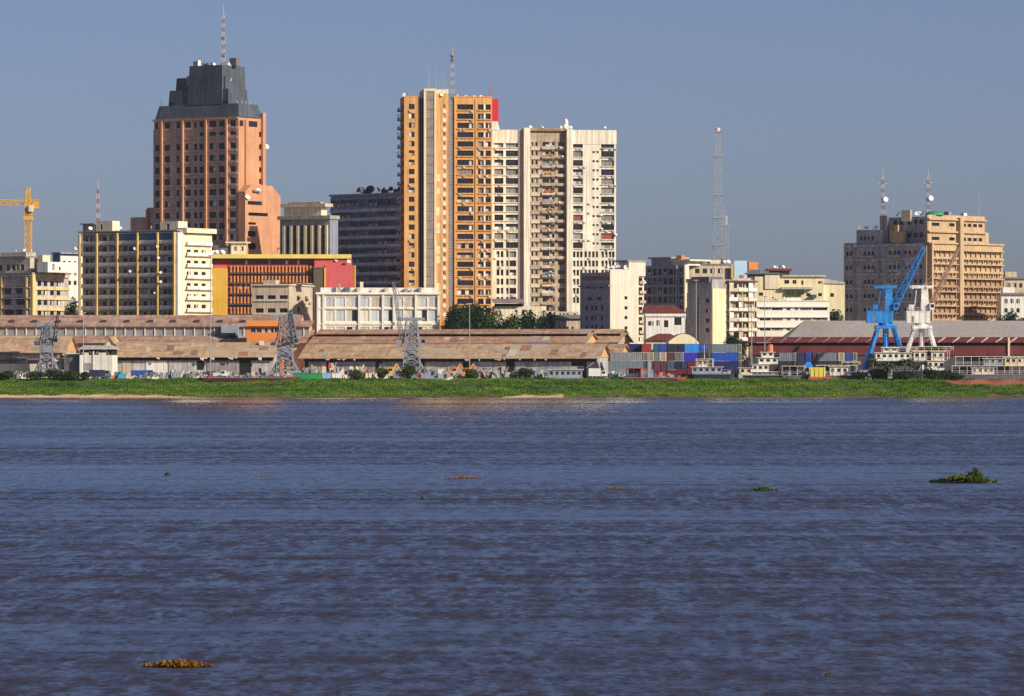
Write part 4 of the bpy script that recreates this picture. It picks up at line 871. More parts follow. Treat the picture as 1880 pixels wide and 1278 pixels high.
B.box('terrace_canopy', darkc, B.u(1372), B.u(1432), 2, 9, B.z(503), B.z(500.5)); B.box('terrace_hut', darkc, B.u(1376), B.u(1430), 3, 8, H, B.z(503)); B.box('terrace_canopy', mar, B.u(1410), B.u(1456), 3, 10, B.z(497), B.z(493)); B.box('terrace_hut', M('hut_dark', (.10, .08, .08), .9, .3), B.u(1416), B.u(1452), 4, 9, H + .5, B.z(497))
B.box('rooftop_room', cream, B.u(1404), B.u(1431), -.5, 4, H - 4, B.z(507) + .3); B.box('awning', tarp, B.u(1489), B.u(1498), -2.2, -.01, B.z(547), B.z(541))
MB().hexa([(B.u(1512), 1, B.z(520)), (B.W, 1, B.z(521)), (B.W, 14, B.z(521)), (B.u(1512), 14, B.z(520)), (B.u(1512), 1, B.z(511)), (B.W, 1, B.z(518)), (B.W, 14, B.z(518)), (B.u(1512), 14, B.z(511))]).build('roof', streaky_wall, B.root)
for px, r in ((1433, 1), (1441, .8), (1425, .7)): B.dish(B.u(px), 5, B.z(493), r)
for px in (1405, 1412, 1420, 1447, 1460, 1470): B.whip(B.u(px), 5, H + .5, RND.uniform(2, 5))

# ---- white strip-window block
B = Bd('office_block', 'bright white low block with long brown strip windows above the grey warehouse roof', 'building', 1389, 1523, 1428, 2)
H = B.z(553); wx = [(1395, 1415), (1417, 1437), (1444, 1451), (1459, 1465), (1469, 1490), (1492, 1519)]
B.block('wall', M('bright_white_wall', (.86, .82, .70), .75, .05, .3, .08), 0, B.W, 0, 11, 0, H, Fr=ops([(B.u(a), B.u(c)) for a, c in wx], [(B.z(p + 2.6), B.z(p - 2)) for p in (567, 586, 604.5, 622)]), frame=frame_b, kinds=['half', 'shutter', 'plain'])
for p in (564, 583, 601.5): B.box('sunshade', white, .3, B.W - .2, -.7, -.002, B.z(p) - .01, B.z(p) + .25)
B.box('stair_room', white, B.u(1444, 3), B.u(1470, 3), 3, 8, H, B.z(546)); B.box('roof_edge', white, -.15, B.W + .15, -.2, 11.2, H, H + .25); B.dish(B.u(1440, 1), 1, H + .2, .8)

# ---- big office building at the right with claustra bands
B = Bd('office_building', 'broad stepped beige office building with one grey shaded side behind the blue crane', 'building', 1549, 1701, 1500, -45)
D = B.v(1838); gd = M('sand_wall_shaded', (.41, .40, .44), .9, .3, .35, .35); bg = M('sand_wall', (.54, .385, .225), .85, .12, .25, .25)  # grey wall is the sand wall with its shade put into the colour
H1, H2, H3 = B.z(445.5), B.z(419), B.z(394)
def gwin(pxs, pys, w=4.6): return [(B.u(a), B.z(p + 3.5), B.u(a + w), B.z(p - 3.5)) for a in pxs for p in pys]
Fr = gwin((1553, 1560, 1586, 1593, 1600, 1632, 1640, 1648, 1660, 1668, 1678, 1688), (463, 489, 516, 542, 568))
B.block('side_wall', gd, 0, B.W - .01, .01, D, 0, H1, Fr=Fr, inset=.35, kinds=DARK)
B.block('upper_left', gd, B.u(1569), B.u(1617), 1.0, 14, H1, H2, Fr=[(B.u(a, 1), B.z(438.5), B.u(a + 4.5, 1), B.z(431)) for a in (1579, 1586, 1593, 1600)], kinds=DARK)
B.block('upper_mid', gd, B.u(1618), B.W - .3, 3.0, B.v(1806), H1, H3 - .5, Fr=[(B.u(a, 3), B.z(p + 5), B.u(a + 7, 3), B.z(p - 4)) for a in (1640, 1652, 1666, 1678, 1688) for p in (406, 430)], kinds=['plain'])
B.box('parapet', gd, .1, B.u(1569), .1, 12, H1, H1 + .5)
for a in (1569, 1614, 1656): B.box('pier', greyc, B.u(a) - .35, B.u(a) + .35, -.5, .008, 0, H1 - .1)
for p in (449, 475, 502, 528, 554): B.box('floor_band', M('band_rough', (.50, .48, .50), .9, .3, .4, .3), .2, B.W - .3, -.25, .006, B.z(p + 2), B.z(p - 2))
for p in (463, 489, 516, 542, 568): B.box('balcony', gd, B.u(1583), B.u(1607), -.9, .004, B.z(p + 9), B.z(p + 4)); B.box('balcony', gd, B.u(1630), B.u(1655), -.9, .005, B.z(p + 9), B.z(p + 4))
B.box('penthouse', bg, B.u(1636, 2), B.u(1651, 2), 1.2, 2.99, B.z(443), B.z(411)); B.box('penthouse', bg, B.u(1640, 1), B.u(1662, 1), .6, 1.19, B.z(445), B.z(424)); B.box('red_mark', redp, B.u(1639, 2), B.u(1644, 2), 1.1, 1.19, B.z(421), B.z(413))
B.box('penthouse', cream, B.u(1660, 4), B.u(1677, 4), 2.5, 2.99, B.z(405), B.z(384)); B.box('penthouse', gd, B.u(1618, 3), B.u(1632, 3), 2.2, 2.98, H1, B.z(393))
# sunlit face: piers, deep slots and pierced parapet bands
vv = lambda px: B.v(px)
B.block('lit_wall', bg, B.W, B.W + .3, -.35, D, 0, H1, Ri=[], inset=.3)
bays = [(1706, 1714), (1715, 1723), (1724, 1732), (1733, 1741.5), (1742.5, 1751.5), (1762.5, 1771), (1772, 1780), (1781, 1789), (1790, 1798), (1799, 1807), (1808, 1816), (1817, 1825), (1826, 1834)]
slots = [465.6, 491, 517.5, 542, 568, 594]
low_brown = M('lower_brown', (.40, .26, .16), .9, .2, .4, .25)  # lower floors browner than the upper ones
Ri = []
for p in slots:
    for a, c in bays: Ri += [(vv(a), B.z(p + 5.2), vv(c), B.z(p - 5.6), 'void'), (vv(a) + .45, B.z(p + 14.5), vv(c) - .45, B.z(p + 11))]
zm = B.z(507)
B.block('slot_wall', bg, B.W + .302, B.W + .9, .3, D - .3, zm, H1 - .6, Ri=Ri, inset=.55, kinds=['plain'])
B.block('slot_wall', low_brown, B.W + .302, B.W + .9, .3, D - .3, 0, zm - .002, Ri=Ri, inset=.55, kinds=['plain'])
for k, p in enumerate(slots):
    for s0, s1 in ((1703, 1752.5), (1761.5, 1836)):
        B.box('sunshade', bg, B.W + .902, B.W + 2.1, vv(s0), vv(s1), B.z(p - 5.6) + .01, B.z(p - 7.2))
        B.box('parapet_band', bg if k < 2 else low_brown, B.W + 1.5, B.W + 1.7, vv(s0), vv(s1), B.z(p + 9.6), B.z(p + 6.4))
    me = MB().box(0, .75, 0, .35, 0, 1.25).mesh('baffle', bg if k < 2 else low_brown)
    for a, c in bays:
        put('baffle', me, B.root, (B.W + .95, vv(a) - .32, B.z(p + 16.2)))
for a in (1701.5, 1753.5): B.box('pier', bg, B.W + .9, B.W + 2.3, vv(a), vv(a + (3 if a < 1710 else 6.5)), 0, B.z(398) if a > 1710 else H1)
B.block('lit_upper', bg, B.W - .29, B.W + .6, -.2, vv(1806), H1, H3, Ri=[(vv(a), B.z(p + 3.5), vv(c), B.z(p - 2.5)) for a, c in ((1708, 1722), (1740, 1750), (1764, 1771), (1774, 1781), (1784, 1791), (1794, 1801)) for p in (411, 437)], inset=.4, kinds=['plain'])
for p in (402, 425, 446): B.box('cornice', bg, B.W + .602, B.W + 1.5, -.3, vv(1806 if p < 440 else 1838), B.z(p + 1.5), B.z(p - 1.5))
B.box('terrace_room', bg, B.W - 6, B.W - .4, vv(1807), vv(1817), H1, B.z(424))
MB().lathe((B.W - 1.5, vv(1722), H3), [(3.2, 0), (3.0, .7), (1.8, 1.2), (.2, 1.4)], 14).build('green_dome', M('green_roof', (.05, .30, .17), .6, .15), B.root)
for px, y, r in ((1650, 4, 1.3), (1695, 5, 1.2), (1689, 5, 1.2), (1684, 4, 1.0)): B.dish(B.u(px, y), y, H3, r, post=.5)
for px, y, r in ((1592, 2, .8), (1604, 2, .8), (1608, 2, 1.0), (1577, 2, .7), (1590, 4, .9)): B.dish(B.u(px, y), y, H2, r, post=.8)
for px in (1576, 1581, 1590, 1608, 1640, 1652, 1660, 1675): B.whip(B.u(px, 3), 3, H2 if px < 1617 else H3 - .5, RND.uniform(2.5, 6))
B.whip(B.W - 1, vv(1802), H3, 9, .08, whitep); B.box('rooftop_unit', white, B.W - 2, B.W - .6, vv(1772), vv(1778), H3, H3 + 1); B.box('rooftop_unit', greyc, B.W - 3, B.W - .8, vv(1745), vv(1750), H3, H3 + 1.3)
RB = B
def on_roof(bd, lx, ly): return bd.O[0] + lx * bd.dx + ly * bd.ex, bd.O[1] + lx * bd.dy + ly * bd.ey
for px, yl, pt, lab, zz_ in ((1621, 5, 305, 'red and white mast on the left part of the broad beige office roof', H3 - .5), (1704, 8, 306, 'red and white mast with a dish at the middle of the broad beige office roof', H3 - .5)):
    wx_, wy_ = on_roof(B, B.u(px, yl), yl)
    r_ = mast('radio_mast', lab, px, wy_, B.zb + zz_, pt, 1.1, .6, 10, redp, whitep, .09)
    put('satellite_dish', dish_mesh(.9), r_, (.9, -.8, 6.3), rot=(math.radians(80), 0, .3)); MB().box(-1.6, 1.6, -.06, .06, 11.5, 11.7).build('cross_arm', whitep, r_)
wx_, wy_ = on_roof(AB, AB.u(180, 9), 9)
mast('radio_mast', 'short red and white mast on the roof of the yellow column block', 180, wy_, AB.zb + ABH, 330, 1.1, .7, 9, redp, whitep, .1)

# ---- small houses at the right edge
for xl, xr, Yc, th, top, lab, mt in ((1843, 1895, 1560, 3, 512, 'small brown flat-roofed house far behind at the right edge', beige), (1838, 1900, 1500, 2, 541, 'low white house with grey roof at the right edge behind trees', white)):
    B = Bd('house', lab, 'house', xl, xr, Yc, th); H = B.z(top)
    B.block('wall', mt, 0, B.W, 0, 10, 0, H, Fr=ops([(B.u(xl + 6 + 11 * i), B.u(xl + 12 + 11 * i)) for i in range(3)], [(B.z(top + 16), B.z(top + 8)), (B.z(top + 33), B.z(top + 25))]))
    B.box('roof', rooft, -.5, B.W + .5, -.8, 10.5, H, H + .6); B.box('rooftop_room', mt, 1, 5, 3, 7, H + .6, H + 2.5)

# ---- tall lattice radio tower and its smaller neighbour
gl = M('faded_steel', (.34, .36, .40), .6, .15, .5)
Y = 1560; root = tag(empty('radio_tower', (X(1318, Y), Y, GZ)), 'tall slender grey lattice radio tower standing behind the low roofs', 'tower')
def lz(py): return Z(py, Y) - GZ
for k, (p0, p1, w0, w1, n) in enumerate(((640, 450, 5.0, 3.4, 9), (450, 358, 3.4, 2.6, 7), (358, 287, 2.6, 2.0, 6), (287, 240, 2.0, 1.6, 5))):
    MB().lattice((0, 0), lz(p0) if k else 0, lz(p1), w0, w1, n, .11).build('lattice', gl, root)
for p, w in ((450, 4.2), (400, 3.6), (358, 3.4), (287, 2.8), (242, 2.4)): MB().box(-w / 2, w / 2, -w / 2, w / 2, lz(p) - .15, lz(p) + .15).build('platform', gl, root)
MB().lathe((0, 0, lz(241)), [(.7, 0), (.85, .5), (.7, 1.0), (.2, 1.3)], 10).build('beacon', M('beacon_pale', (.7, .55, .5), .6), root); MB().tube((.8, 0, lz(241)), (.8, 0, lz(228)), .06, n=5).build('antenna', gl, root)
Y = 1540; root = tag(empty('radio_tower', (X(1334, Y), Y, GZ)), 'short thin mast with white antenna beside the tall lattice tower', 'tower')
MB().lattice((0, 0), 0, lz(410), 1.8, 1.2, 22, .1).build('lattice', gl, root); MB().box(-.35, .35, -.3, .3, lz(413), lz(396)).build('antenna_panel', whitep, root); MB().tube((-.9, 0, lz(414)), (-.9, 0, lz(375)), .1, .05, 5).build('antenna', whitep, root)
MB().box(-1.5, 1.5, -.7, .7, lz(414), lz(412)).build('platform', gl, root)

# ---- yellow tower crane
cy = M('crane_yellow', (.72, .40, .07), .6, .12, .5); Y = 1540
root = tag(empty('tower_crane', (X(52, Y), Y, GZ)), 'yellow tower crane with its jib running out of the picture to the left', 'crane')
MB().lattice((0, 0), 0, lz(405), 2.0, 2.0, 22, .2).build('mast', cy, root)
MB().box(-1.5, 1.5, -1.5, 1.5, lz(405), lz(397)).box(-1.3, 1.3, -1.3, 1.3, lz(395), lz(388)).build('slewing_unit', cy, root)
MB().box(.4, 1.9, -2.4, -1.0, lz(389), lz(377)).build('cab', cream, root)
MB().lattice((0, 0), lz(388), lz(345), 1.9, .9, 7, .22).build('tower_head', cy, root)
MB().truss((-.6, 0, lz(373)), (-48, 0, lz(363)), 1.7, 1.3, 30, .17).build('jib', cy, root)
MB().truss((.6, 0, lz(373)), (3.2, 0, lz(371)), 1.6, 1.5, 2, .2).box(1.6, 3.6, -.9, .9, lz(383), lz(370)).build('counter_jib', cy, root)
MB().bar((0, 0, lz(346)), (-26, 0, lz(366)), .12).bar((0, 0, lz(346)), (3.2, 0, lz(370)), .12).build('tie_cable', steel, root)

# ---- lattice mast on the white office roof is the raised jib of the middle quay crane (see cranes)

# ================================================================== port sheds
tile = sheet_mat('tile_roof_tan', (.39, .23, .135), (.56, .41, .265), .12, .5, c=(.46, .37, .28))
tile2 = sheet_mat('tile_roof_red', (.35, .165, .105), (.50, .33, .23), .10, .5, c=(.42, .32, .25))
tile3 = sheet_mat('tile_roof_brick', (.33, .155, .105), (.45, .34, .27), .10, .5)
gablem = M('gable_ochre', (.68, .40, .19), .85, .12, .3, .15); sheetw = M('pale_sheet_wall', (.52, .50, .50), .8, .25, .35, .35); guttr = M('gutter_grey', (.28, .27, .27), .8, .2, .3)
PATCH = [M('sheet_rust', (.36, .17, .09), .85, .25, .6), M('sheet_dull', (.42, .34, .27), .85, .2, .6), M('sheet_pale', (.56, .48, .39), .8, .2, .6), M('sheet_dark', (.26, .17, .12), .85, .25, .6), M('sheet_tan', (.54, .36, .22), .85, .2, .6)]
def shed(name, label, xl, xr, Yc, th, eave, ridge, half, wallm, roofm, over=1.0, gable=True, mono=None):
    """gable-roofed shed: front eave and ridge given as photo rows at the near corner"""
    B = Bd(name, label, 'warehouse', xl, xr, Yc, th); W = B.W
    ze = B.z(eave); zr = Z(ridge, Yc + half) - B.zb
    B.box('wall', wallm, 0, W, .8, 2 * half - .8, 0, ze - .1)
    sl = (zr - ze) / half; t = .18
    b = MB(); b.hexa([(-over, -over, ze - sl * over), (W + over, -over, ze - sl * over), (W + over, half, zr), (-over, half, zr)] + [(-over, -over, ze - sl * over + t), (W + over, -over, ze - sl * over + t), (W + over, half, zr + t), (-over, half, zr + t)]); b.build('roof', roofm, B.root)
    b = MB(); b.hexa([(-over, half, zr - .01), (W + over, half, zr - .01), (W + over, 2 * half + over, ze - sl * over), (-over, 2 * half + over, ze - sl * over)] + [(-over, half, zr + t - .01), (W + over, half, zr + t - .01), (W + over, 2 * half + over, ze - sl * over + t), (-over, 2 * half + over, ze - sl * over + t)]); b.build('roof', roofm, B.root)
    r = random.Random(xl + 999)
    for k in range(int(W / 5)):
        px_, w_, y_, l_ = r.uniform(0, W - 4), r.uniform(.9, 3.2), r.uniform(-over, half - 3), r.uniform(1.6, 4.5); y2 = min(y_ + l_, half - .1); m_ = PATCH[r.randrange(len(PATCH))]
        zz0, zz1 = ze + sl * y_ + t + .02, ze + sl * y2 + t + .02
        MB().hexa([(px_, y_, zz0), (px_ + w_, y_, zz0), (px_ + w_, y2, zz1), (px_, y2, zz1), (px_, y_, zz0 + .05), (px_ + w_, y_, zz0 + .05), (px_ + w_, y2, zz1 + .05), (px_, y2, zz1 + .05)]).build('roof_sheet', m_, B.root)
    MB().box(-over, W + over, half - .35, half + .35, zr + t - .06, zr + t + .1).build('ridge_cap', PATCH[1], B.root)
    if gable:
        for x, mt in ((W + .02, gablem), (-.02, wallm)):
            b = MB(); d = .15 if x > 0 else -.15
            b.poly([(x + d, .3, ze - .15), (x + d, 2 * half - .3, ze - .15), (x + d, half, zr - .05)]); b.poly([(x, .3, ze - .15), (x, half, zr - .05), (x, 2 * half - .3, ze - .15)])
            b.quad((x, .3, ze - .15), (x + d, .3, ze - .15), (x + d, half, zr - .05), (x, half, zr - .05)); b.quad((x, half, zr - .05), (x + d, half, zr - .05), (x + d, 2 * half - .3, ze - .15), (x, 2 * half - .3, ze - .15))
            b.build('gable', mt, B.root)
    B.ze, B.zr, B.sl = ze, zr, sl
    if over > 1.2: B.box('eave_shadow_gap', interior, .3, W - .3, .68, .796, ze - 1.5, ze - .15)  # near-black strip, paints in the eave shadow over the open wall top
    return B
def monitor(B, half, mh, mhalf, p0, p1, roofm, strips):
    """raised clerestory along the ridge"""
    W = B.W; z0 = B.zr - B.sl * mhalf - .2; z1 = z0 + mh
    B.box('clerestory', interior if strips == 'dark' else M('clerestory_grey', (.27, .27, .28), .85, .25, .6), .5, W - .3, half - mhalf, half + mhalf, z0, z1)
    sl = .32; t = .15
    for sgn in (-1, 1):
        ya, yb = half + sgn * (mhalf + 1.0), half; b = MB()
        b.hexa([(0, ya, z1 - sl), (W + .6, ya, z1 - sl), (W + .6, yb, z1 + mhalf * sl), (0, yb, z1 + mhalf * sl)] + [(0, ya, z1 - sl + t), (W + .6, ya, z1 - sl + t), (W + .6, yb, z1 + mhalf * sl + t), (0, yb, z1 + mhalf * sl + t)]); b.build('clerestory_roof', roofm, B.root)
    b = MB(); x = W - .29; pts = [(half - mhalf, z0), (half + mhalf, z0), (half + mhalf, z1), (half, z1 + mhalf * sl - .05), (half - mhalf, z1)]
    b.poly([(x, y, z) for y, z in pts]); b.build('clerestory_gable', gablem, B.root); return z0, z1
# rear brick-red shed, left
B = shed('warehouse', 'long rear warehouse with brick red roof, small dormers and a row of pale posts', -60, 566, 1412, -3, 628, 607, 11, beige, tile3)
z0, z1 = monitor(B, 11, 3.3, 5, 0, 0, tile3, 'pale')
W = B.W; b_ = None
me = MB().box(-.16, .16, -.35, -.01, 0, 3.2).mesh('post', cream)
for i in range(34): put('post', me, B.root, (2 + i * (W - 4) / 33, 6, z0))
# upper roof is taller here: a second pitched storey with dormers
zt = Z(579.5, 1426) - B.zb
b = MB(); b.hexa([(0, 5.0, z1 - .05), (W - 3, 5.0, z1 - .05), (W - 3, 13, zt), (0, 13, zt), (0, 5.0, z1 + .15), (W - 3, 5.0, z1 + .15), (W - 3, 13, zt + .2), (0, 13, zt + .2)]); b.build('upper_roof', tile3, B.root)
b = MB(); b.hexa([(0, 13.005, zt - .02), (W - 3, 13.005, zt - .02), (W - 3, 21, z1 - .05), (0, 21, z1 - .05), (0, 13.005, zt + .18), (W - 3, 13.005, zt + .18), (W - 3, 21, z1 + .15), (0, 21, z1 + .15)]); b.build('upper_roof', tile3, B.root)
B.box('upper_wall', beige, .2, W - 3.3, 6.2, 20, z0, z1 + .02)
b = MB(); b.poly([(W - 3.05, 5.4, z1 - .02), (W - 3.05, 20.6, z1 - .02), (W - 3.05, 13, zt - .1)]); b.build('upper_gable', gablem, B.root)
me = MB().frustum((-.9, .9, -.3, 2.4), 0, (-.7, .7, -.3, 2.6), 1.0).mesh('dormer', M('dormer_dark', (.06, .05, .055), .9, .2))
for px in (21, 63, 106, 147.5, 190, 233, 276, 317.5, 361, 404, 446): put('dormer', me, B.root, (B.u(px, 7), 7.4, z1 + (zt - z1) * .29))
B.box('skylight_shed', M('blue_grey_sheet', (.30, .36, .42), .6, .15), B.u(407, 4), B.u(438, 4), 2.6, 5.4, z0 - .1, z1 + .1)
B.box('shed_mouth', interior, B.u(405, 4), B.u(434, 4), 2.4, 2.595, z0 - .1, z0 + 1.1)
# orange kiosk roof
B = Bd('warehouse', 'small bright orange building with blue striped shop front beside the middle grey crane', 'building', 453, 520, 1404, -3); orb = M('bright_orange', (.80, .26, .05), .7, .1, .4)
B.block('wall', orb, 0, B.W, 0, 7, 0, B.z(599), Fr=ops([(B.u(460 + 11 * i), B.u(469 + 11 * i)) for i in range(5)], [(B.z(611), B.z(602))]), kinds=['curtain', 'plain'], frame=M('frame_blue', (.35, .5, .62), .6))
MB().frustum((-.3, B.W + .3, -1.2, 7.4), B.z(599), (0, B.W, 2.5, 6), B.z(589)).build('roof', orb, B.root)
# middle shed with dark clerestory
B = shed('warehouse', 'long middle warehouse with reddish roof and black clerestory band ending in ochre gables', 572, 1073, 1386, -14, 628, 611.5, 9, sheetw, tile2)
monitor(B, 9, 1.3, 3.4, 0, 0, tile2, 'dark'); B.box('blue_gutter', M('gutter_blue', (.05, .12, .42), .6, .15), B.u(968, -1.1), B.u(1008, -1.1), -1.35, -1.02, B.ze - .55, B.ze - .1); B.box('gutter', guttr, 0, B.W, -1.3, -1.02, B.ze - 1.1, B.ze - .6)
B = shed('warehouse', 'short rear warehouse whose ochre gable stands just left of the blank pale wall', 1062, 1134, 1398, -14, 627, 612, 9, sheetw, tile)
monitor(B, 9, 1.3, 3.2, 0, 0, tile, 'dark')
# front shed row
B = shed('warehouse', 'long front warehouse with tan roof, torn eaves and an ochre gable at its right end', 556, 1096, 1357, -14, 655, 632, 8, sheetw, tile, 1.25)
FS = B
rag = M('torn_sheet', (.58, .44, .32), .85, .25, .5, rnd=.3)
b = MB()
for i in range(14):
    x = RND.uniform(2, B.W - 2); w = RND.uniform(.4, 1.6); h = RND.uniform(.2, .8); z = B.ze - B.sl * 1.4
    b.quad((x, -1.4, z), (x + w, -1.4, z), (x + w * RND.uniform(.3, 1), -1.6, z - h), (x + w * RND.uniform(0, .3), -1.55, z - h * RND.uniform(.4, 1)))
b.build('torn_eave', rag, B.root)['kind'] = 'stuff'
for a, c in ((560, 566), (600, 612), (690, 702), (768, 780), (850, 866), (930, 945), (1050, 1077)): B.box('doorway', interior, B.u(a, .8), B.u(c, .8), .72, .798, 0, B.ze - 1.2)
for i in range(12): B.box('wall_panel', M('wall_panel_%d' % (i % 3), [(.50, .47, .40), (.36, .36, .40), (.58, .5, .38)][i % 3], .85, .25, .5, .3), B.u(570 + i * 42, .8), B.u(570 + i * 42 + RND.uniform(14, 30), .8), .66, .715, .2, B.ze - RND.uniform(1.6, 3))
B = shed('warehouse', 'short front warehouse with ochre hipped gable left of the grey container', 1100, 1136, 1375, -14, 648, 633, 7, sheetw, tile)
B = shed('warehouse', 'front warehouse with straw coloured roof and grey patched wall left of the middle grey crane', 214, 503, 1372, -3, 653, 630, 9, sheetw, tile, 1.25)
b = MB()
for i in range(8):
    x = RND.uniform(2, B.W - 2); w = RND.uniform(.5, 2); h = RND.uniform(.3, 1.1); z = B.ze - B.sl * 1.3
    b.quad((x, -1.3, z), (x + w, -1.3, z), (x + w * .8, -1.5, z - h), (x + w * .2, -1.45, z - h * .6))
b.build('torn_eave', rag, B.root)['kind'] = 'stuff'
B.box('doorway', interior, B.u(440, .8), B.u(461, .8), .7, .795, 0, B.ze - 1.0); B.box('doorway', interior, B.u(362, .8), B.u(374, .8), .7, .795, 2.5, B.ze - 1.6); B.box('doorway', interior, B.u(476, .8), B.u(480, .8), .7, .795, 0, 3)
for a, c, m_ in ((268, 305, white), (225, 240, beige), (310, 355, sheetw), (380, 436, greyc)): B.box('wall_panel', m_, B.u(a, .8), B.u(c, .8), .6, .69, .5, B.ze - 1.55)
B.box('door_surround', white, B.u(301, .8), B.u(307, .8), .5, .59, .4, B.ze - 2.2)
B.box('roof_vent', cream, B.u(480, 7) - .6, B.u(480, 7) + .6, 6.5, 7.7, B.zr - .7, B.zr + .7)
# left pair of low sheds
B = shed('warehouse', 'low shed with tan roof and white shed doors behind the left grey crane', -40, 118, 1362, -6, 645, 617, 9, beige, tile, 1.0)
for a, c in ((30, 52), (88, 106)): B.box('door', white, B.u(a, .8), B.u(c, .8), .68, .795, .2, B.z(660) + 1)
B.box('loading_dock', cream, -1, B.W, -3.2, -.5, 0, B.z(668)); B.box('dock_canopy', M('canopy_purple', (.2, .15, .19), .85, .2), 0, B.u(98), -2.5, .7, B.z(661), B.z(658))
B.box('gable_board', white, B.W - .4, B.W + .9, -.8, .2, B.ze - 1.2, B.ze - .6)
B = Bd('boat_house', 'white boat house with two dark arched openings and grey roof by the left grey crane', 'building', 146, 206, 1352, -5)
H = B.z(650)
ar = [(B.u(149), B.z(660), B.u(168), B.z(643.5)), (B.u(174), B.z(660), B.u(200), B.z(643.5))]
b = MB(); wl = M('boathouse_white', (.80, .76, .66), .8, .12, .3, .2)
B.box('wall', wl, 0, B.W, 0, 9, 0, B.z(652)); B.box('upper_wall', interior, .1, B.W - .1, .3, 9, B.z(652), B.z(641)); MB().frustum((-.8, B.W + .8, -.6, 10), B.z(641.5), (1, B.W - 1, 3, 7), B.z(634)).build('roof', streaky_wall, B.root)
for a, c in ((149, 168), (175, 200)):
    x0, x1, z0 = B.u(a), B.u(c), B.z(652); n = 10; b = MB()
    for i in range(n):
        t0, t1 = math.pi * i / n, math.pi * (i + 1) / n; xc, rr, hh = (x0 + x1) / 2, (x1 - x0) / 2, 1.6
        p = lambda t, k: (xc - rr * k * math.cos(t), .1, z0 + hh * k * math.sin(t))
        q = lambda t, k: (xc - rr * k * math.cos(t), .29, z0 + hh * k * math.sin(t))
        b.hexa([p(t0, .86), p(t1, .86), q(t1, .86), q(t0, .86), p(t0, 1), p(t1, 1), q(t1, 1), q(t0, 1)])
    b.build('arch', greyc, B.root); B.box('sign_panel', cream, x0 + .9, x1 - .9, .05, .25, z0, z0 + .75)
B.box('pier', white, B.u(146.5), B.u(151), -.3, -.005, 0, B.z(652)); B.box('pier', white, B.u(170.5), B.u(173), -.3, -.005, 0, B.z(645)); B.box('doorway', interior, B.u(152.5), B.u(160), -.1, -.004, 0, 1.9); B.box('side_annex', darkc, B.u(118, 2), -.05, 2, 8, 0, B.z(650)); B.box('wall_panel', greyc, B.u(153, 0), B.u(169, 0), -.08, -.006, 2.4, 4.6)
B = Bd('shed', 'small gabled house with cream wall between the boat house and straw roofed warehouse', 'shed', 190, 214, 1384, -8)
MB().frustum((0, B.W, 0, 7), 0, (0, B.W, 0, 7), B.z(640)).build('wall', cream, B.root); b = MB(); b.hexa([(-.3, -.5, B.z(641)), (B.W / 2, -.5, B.z(620)), (B.W / 2, 8, B.z(620)), (-.3, 8, B.z(641)), (-.3, -.5, B.z(639)), (B.W / 2, -.5, B.z(618)), (B.W / 2, 8, B.z(618)), (-.3, 8, B.z(639))]); b.hexa([(B.W / 2, -.5, B.z(620)), (B.W + .3, -.5, B.z(641)), (B.W + .3, 8, B.z(641)), (B.W / 2, 8, B.z(620)), (B.W / 2, -.5, B.z(618)), (B.W + .3, -.5, B.z(639)), (B.W + .3, 8, B.z(639)), (B.W / 2, 8, B.z(618))]); b.build('roof', tile, B.root)
MB().poly([(0, -.02, B.z(640)), (B.W, -.02, B.z(640)), (B.W / 2, -.02, B.z(621))]) ; b = MB(); b.poly([(0, -.02, B.z(640) - .02), (B.W, -.02, B.z(640) - .02), (B.W / 2, -.02, B.z(621))]); b.build('gable', cream, B.root)

# grey-roofed maroon warehouse on the right
B = Bd('warehouse', 'long right warehouse with plain grey roof over dark maroon walls and pale struts', 'warehouse', 1372, 1960, 1404, 1)
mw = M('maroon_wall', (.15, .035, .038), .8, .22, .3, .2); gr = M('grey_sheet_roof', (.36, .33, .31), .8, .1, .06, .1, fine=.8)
ze = B.z(617.5); zr = Z(590, 1404 + 12) - GZ; t = .2; xr_ = B.u(1447, -1); xh = B.u(1476, 12)
b = MB(); b.hexa([(xr_, -1.5, ze - .3), (B.W, -1.5, ze - .3), (B.W, 12, zr), (xh, 12, zr), (xr_, -1.5, ze - .1), (B.W, -1.5, ze - .1), (B.W, 12, zr + t), (xh, 12, zr + t)]); b.hexa([(xh, 12.002, zr), (B.W, 12.002, zr), (B.W, 25, ze - .3), (xr_, 25, ze - .3), (xh, 12.002, zr + t), (B.W, 12.002, zr + t), (B.W, 25, ze - .1), (xr_, 25, ze - .1)])
b.build('roof', gr, B.root); b = MB(); b.poly([(xr_ + .1, -1.4, ze - .2), (xh + .1, 12, zr), (xr_ + .1, 24.9, ze - .2)]); b.build('hip_end', gr, B.root)
B.box('upper_wall', mw, xr_ + 1, B.W, 0, 24, 0, ze - .35)
b = MB(); b.hexa([(0, -4.5, B.z(629)), (B.W, -4.5, B.z(629)), (B.W, -.05, B.z(619)), (0, -.05, B.z(619)), (0, -4.5, B.z(628)), (B.W, -4.5, B.z(628)), (B.W, -.05, B.z(618)), (0, -.05, B.z(618))]); b.build('lean_to_roof', mw, B.root)
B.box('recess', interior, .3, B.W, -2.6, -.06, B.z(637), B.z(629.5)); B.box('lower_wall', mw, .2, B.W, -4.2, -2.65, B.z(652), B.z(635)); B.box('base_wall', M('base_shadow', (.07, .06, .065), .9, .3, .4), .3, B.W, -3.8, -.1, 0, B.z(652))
st = M('strut_pale', (.62, .50, .46), .8, .1)
for i in range(22):
    px = 1405 + 26.4 * i
    if px > 1950: break
    MB().bar((B.u(px, -4), -4.6, B.z(629)), (B.u(px + 14, -1), -.9, B.z(618.5)), .45 if px > 1700 else .22, .25).build('strut', st if px > 1700 else M('strut_dull', (.36, .17, .16), .8, .1), B.root)
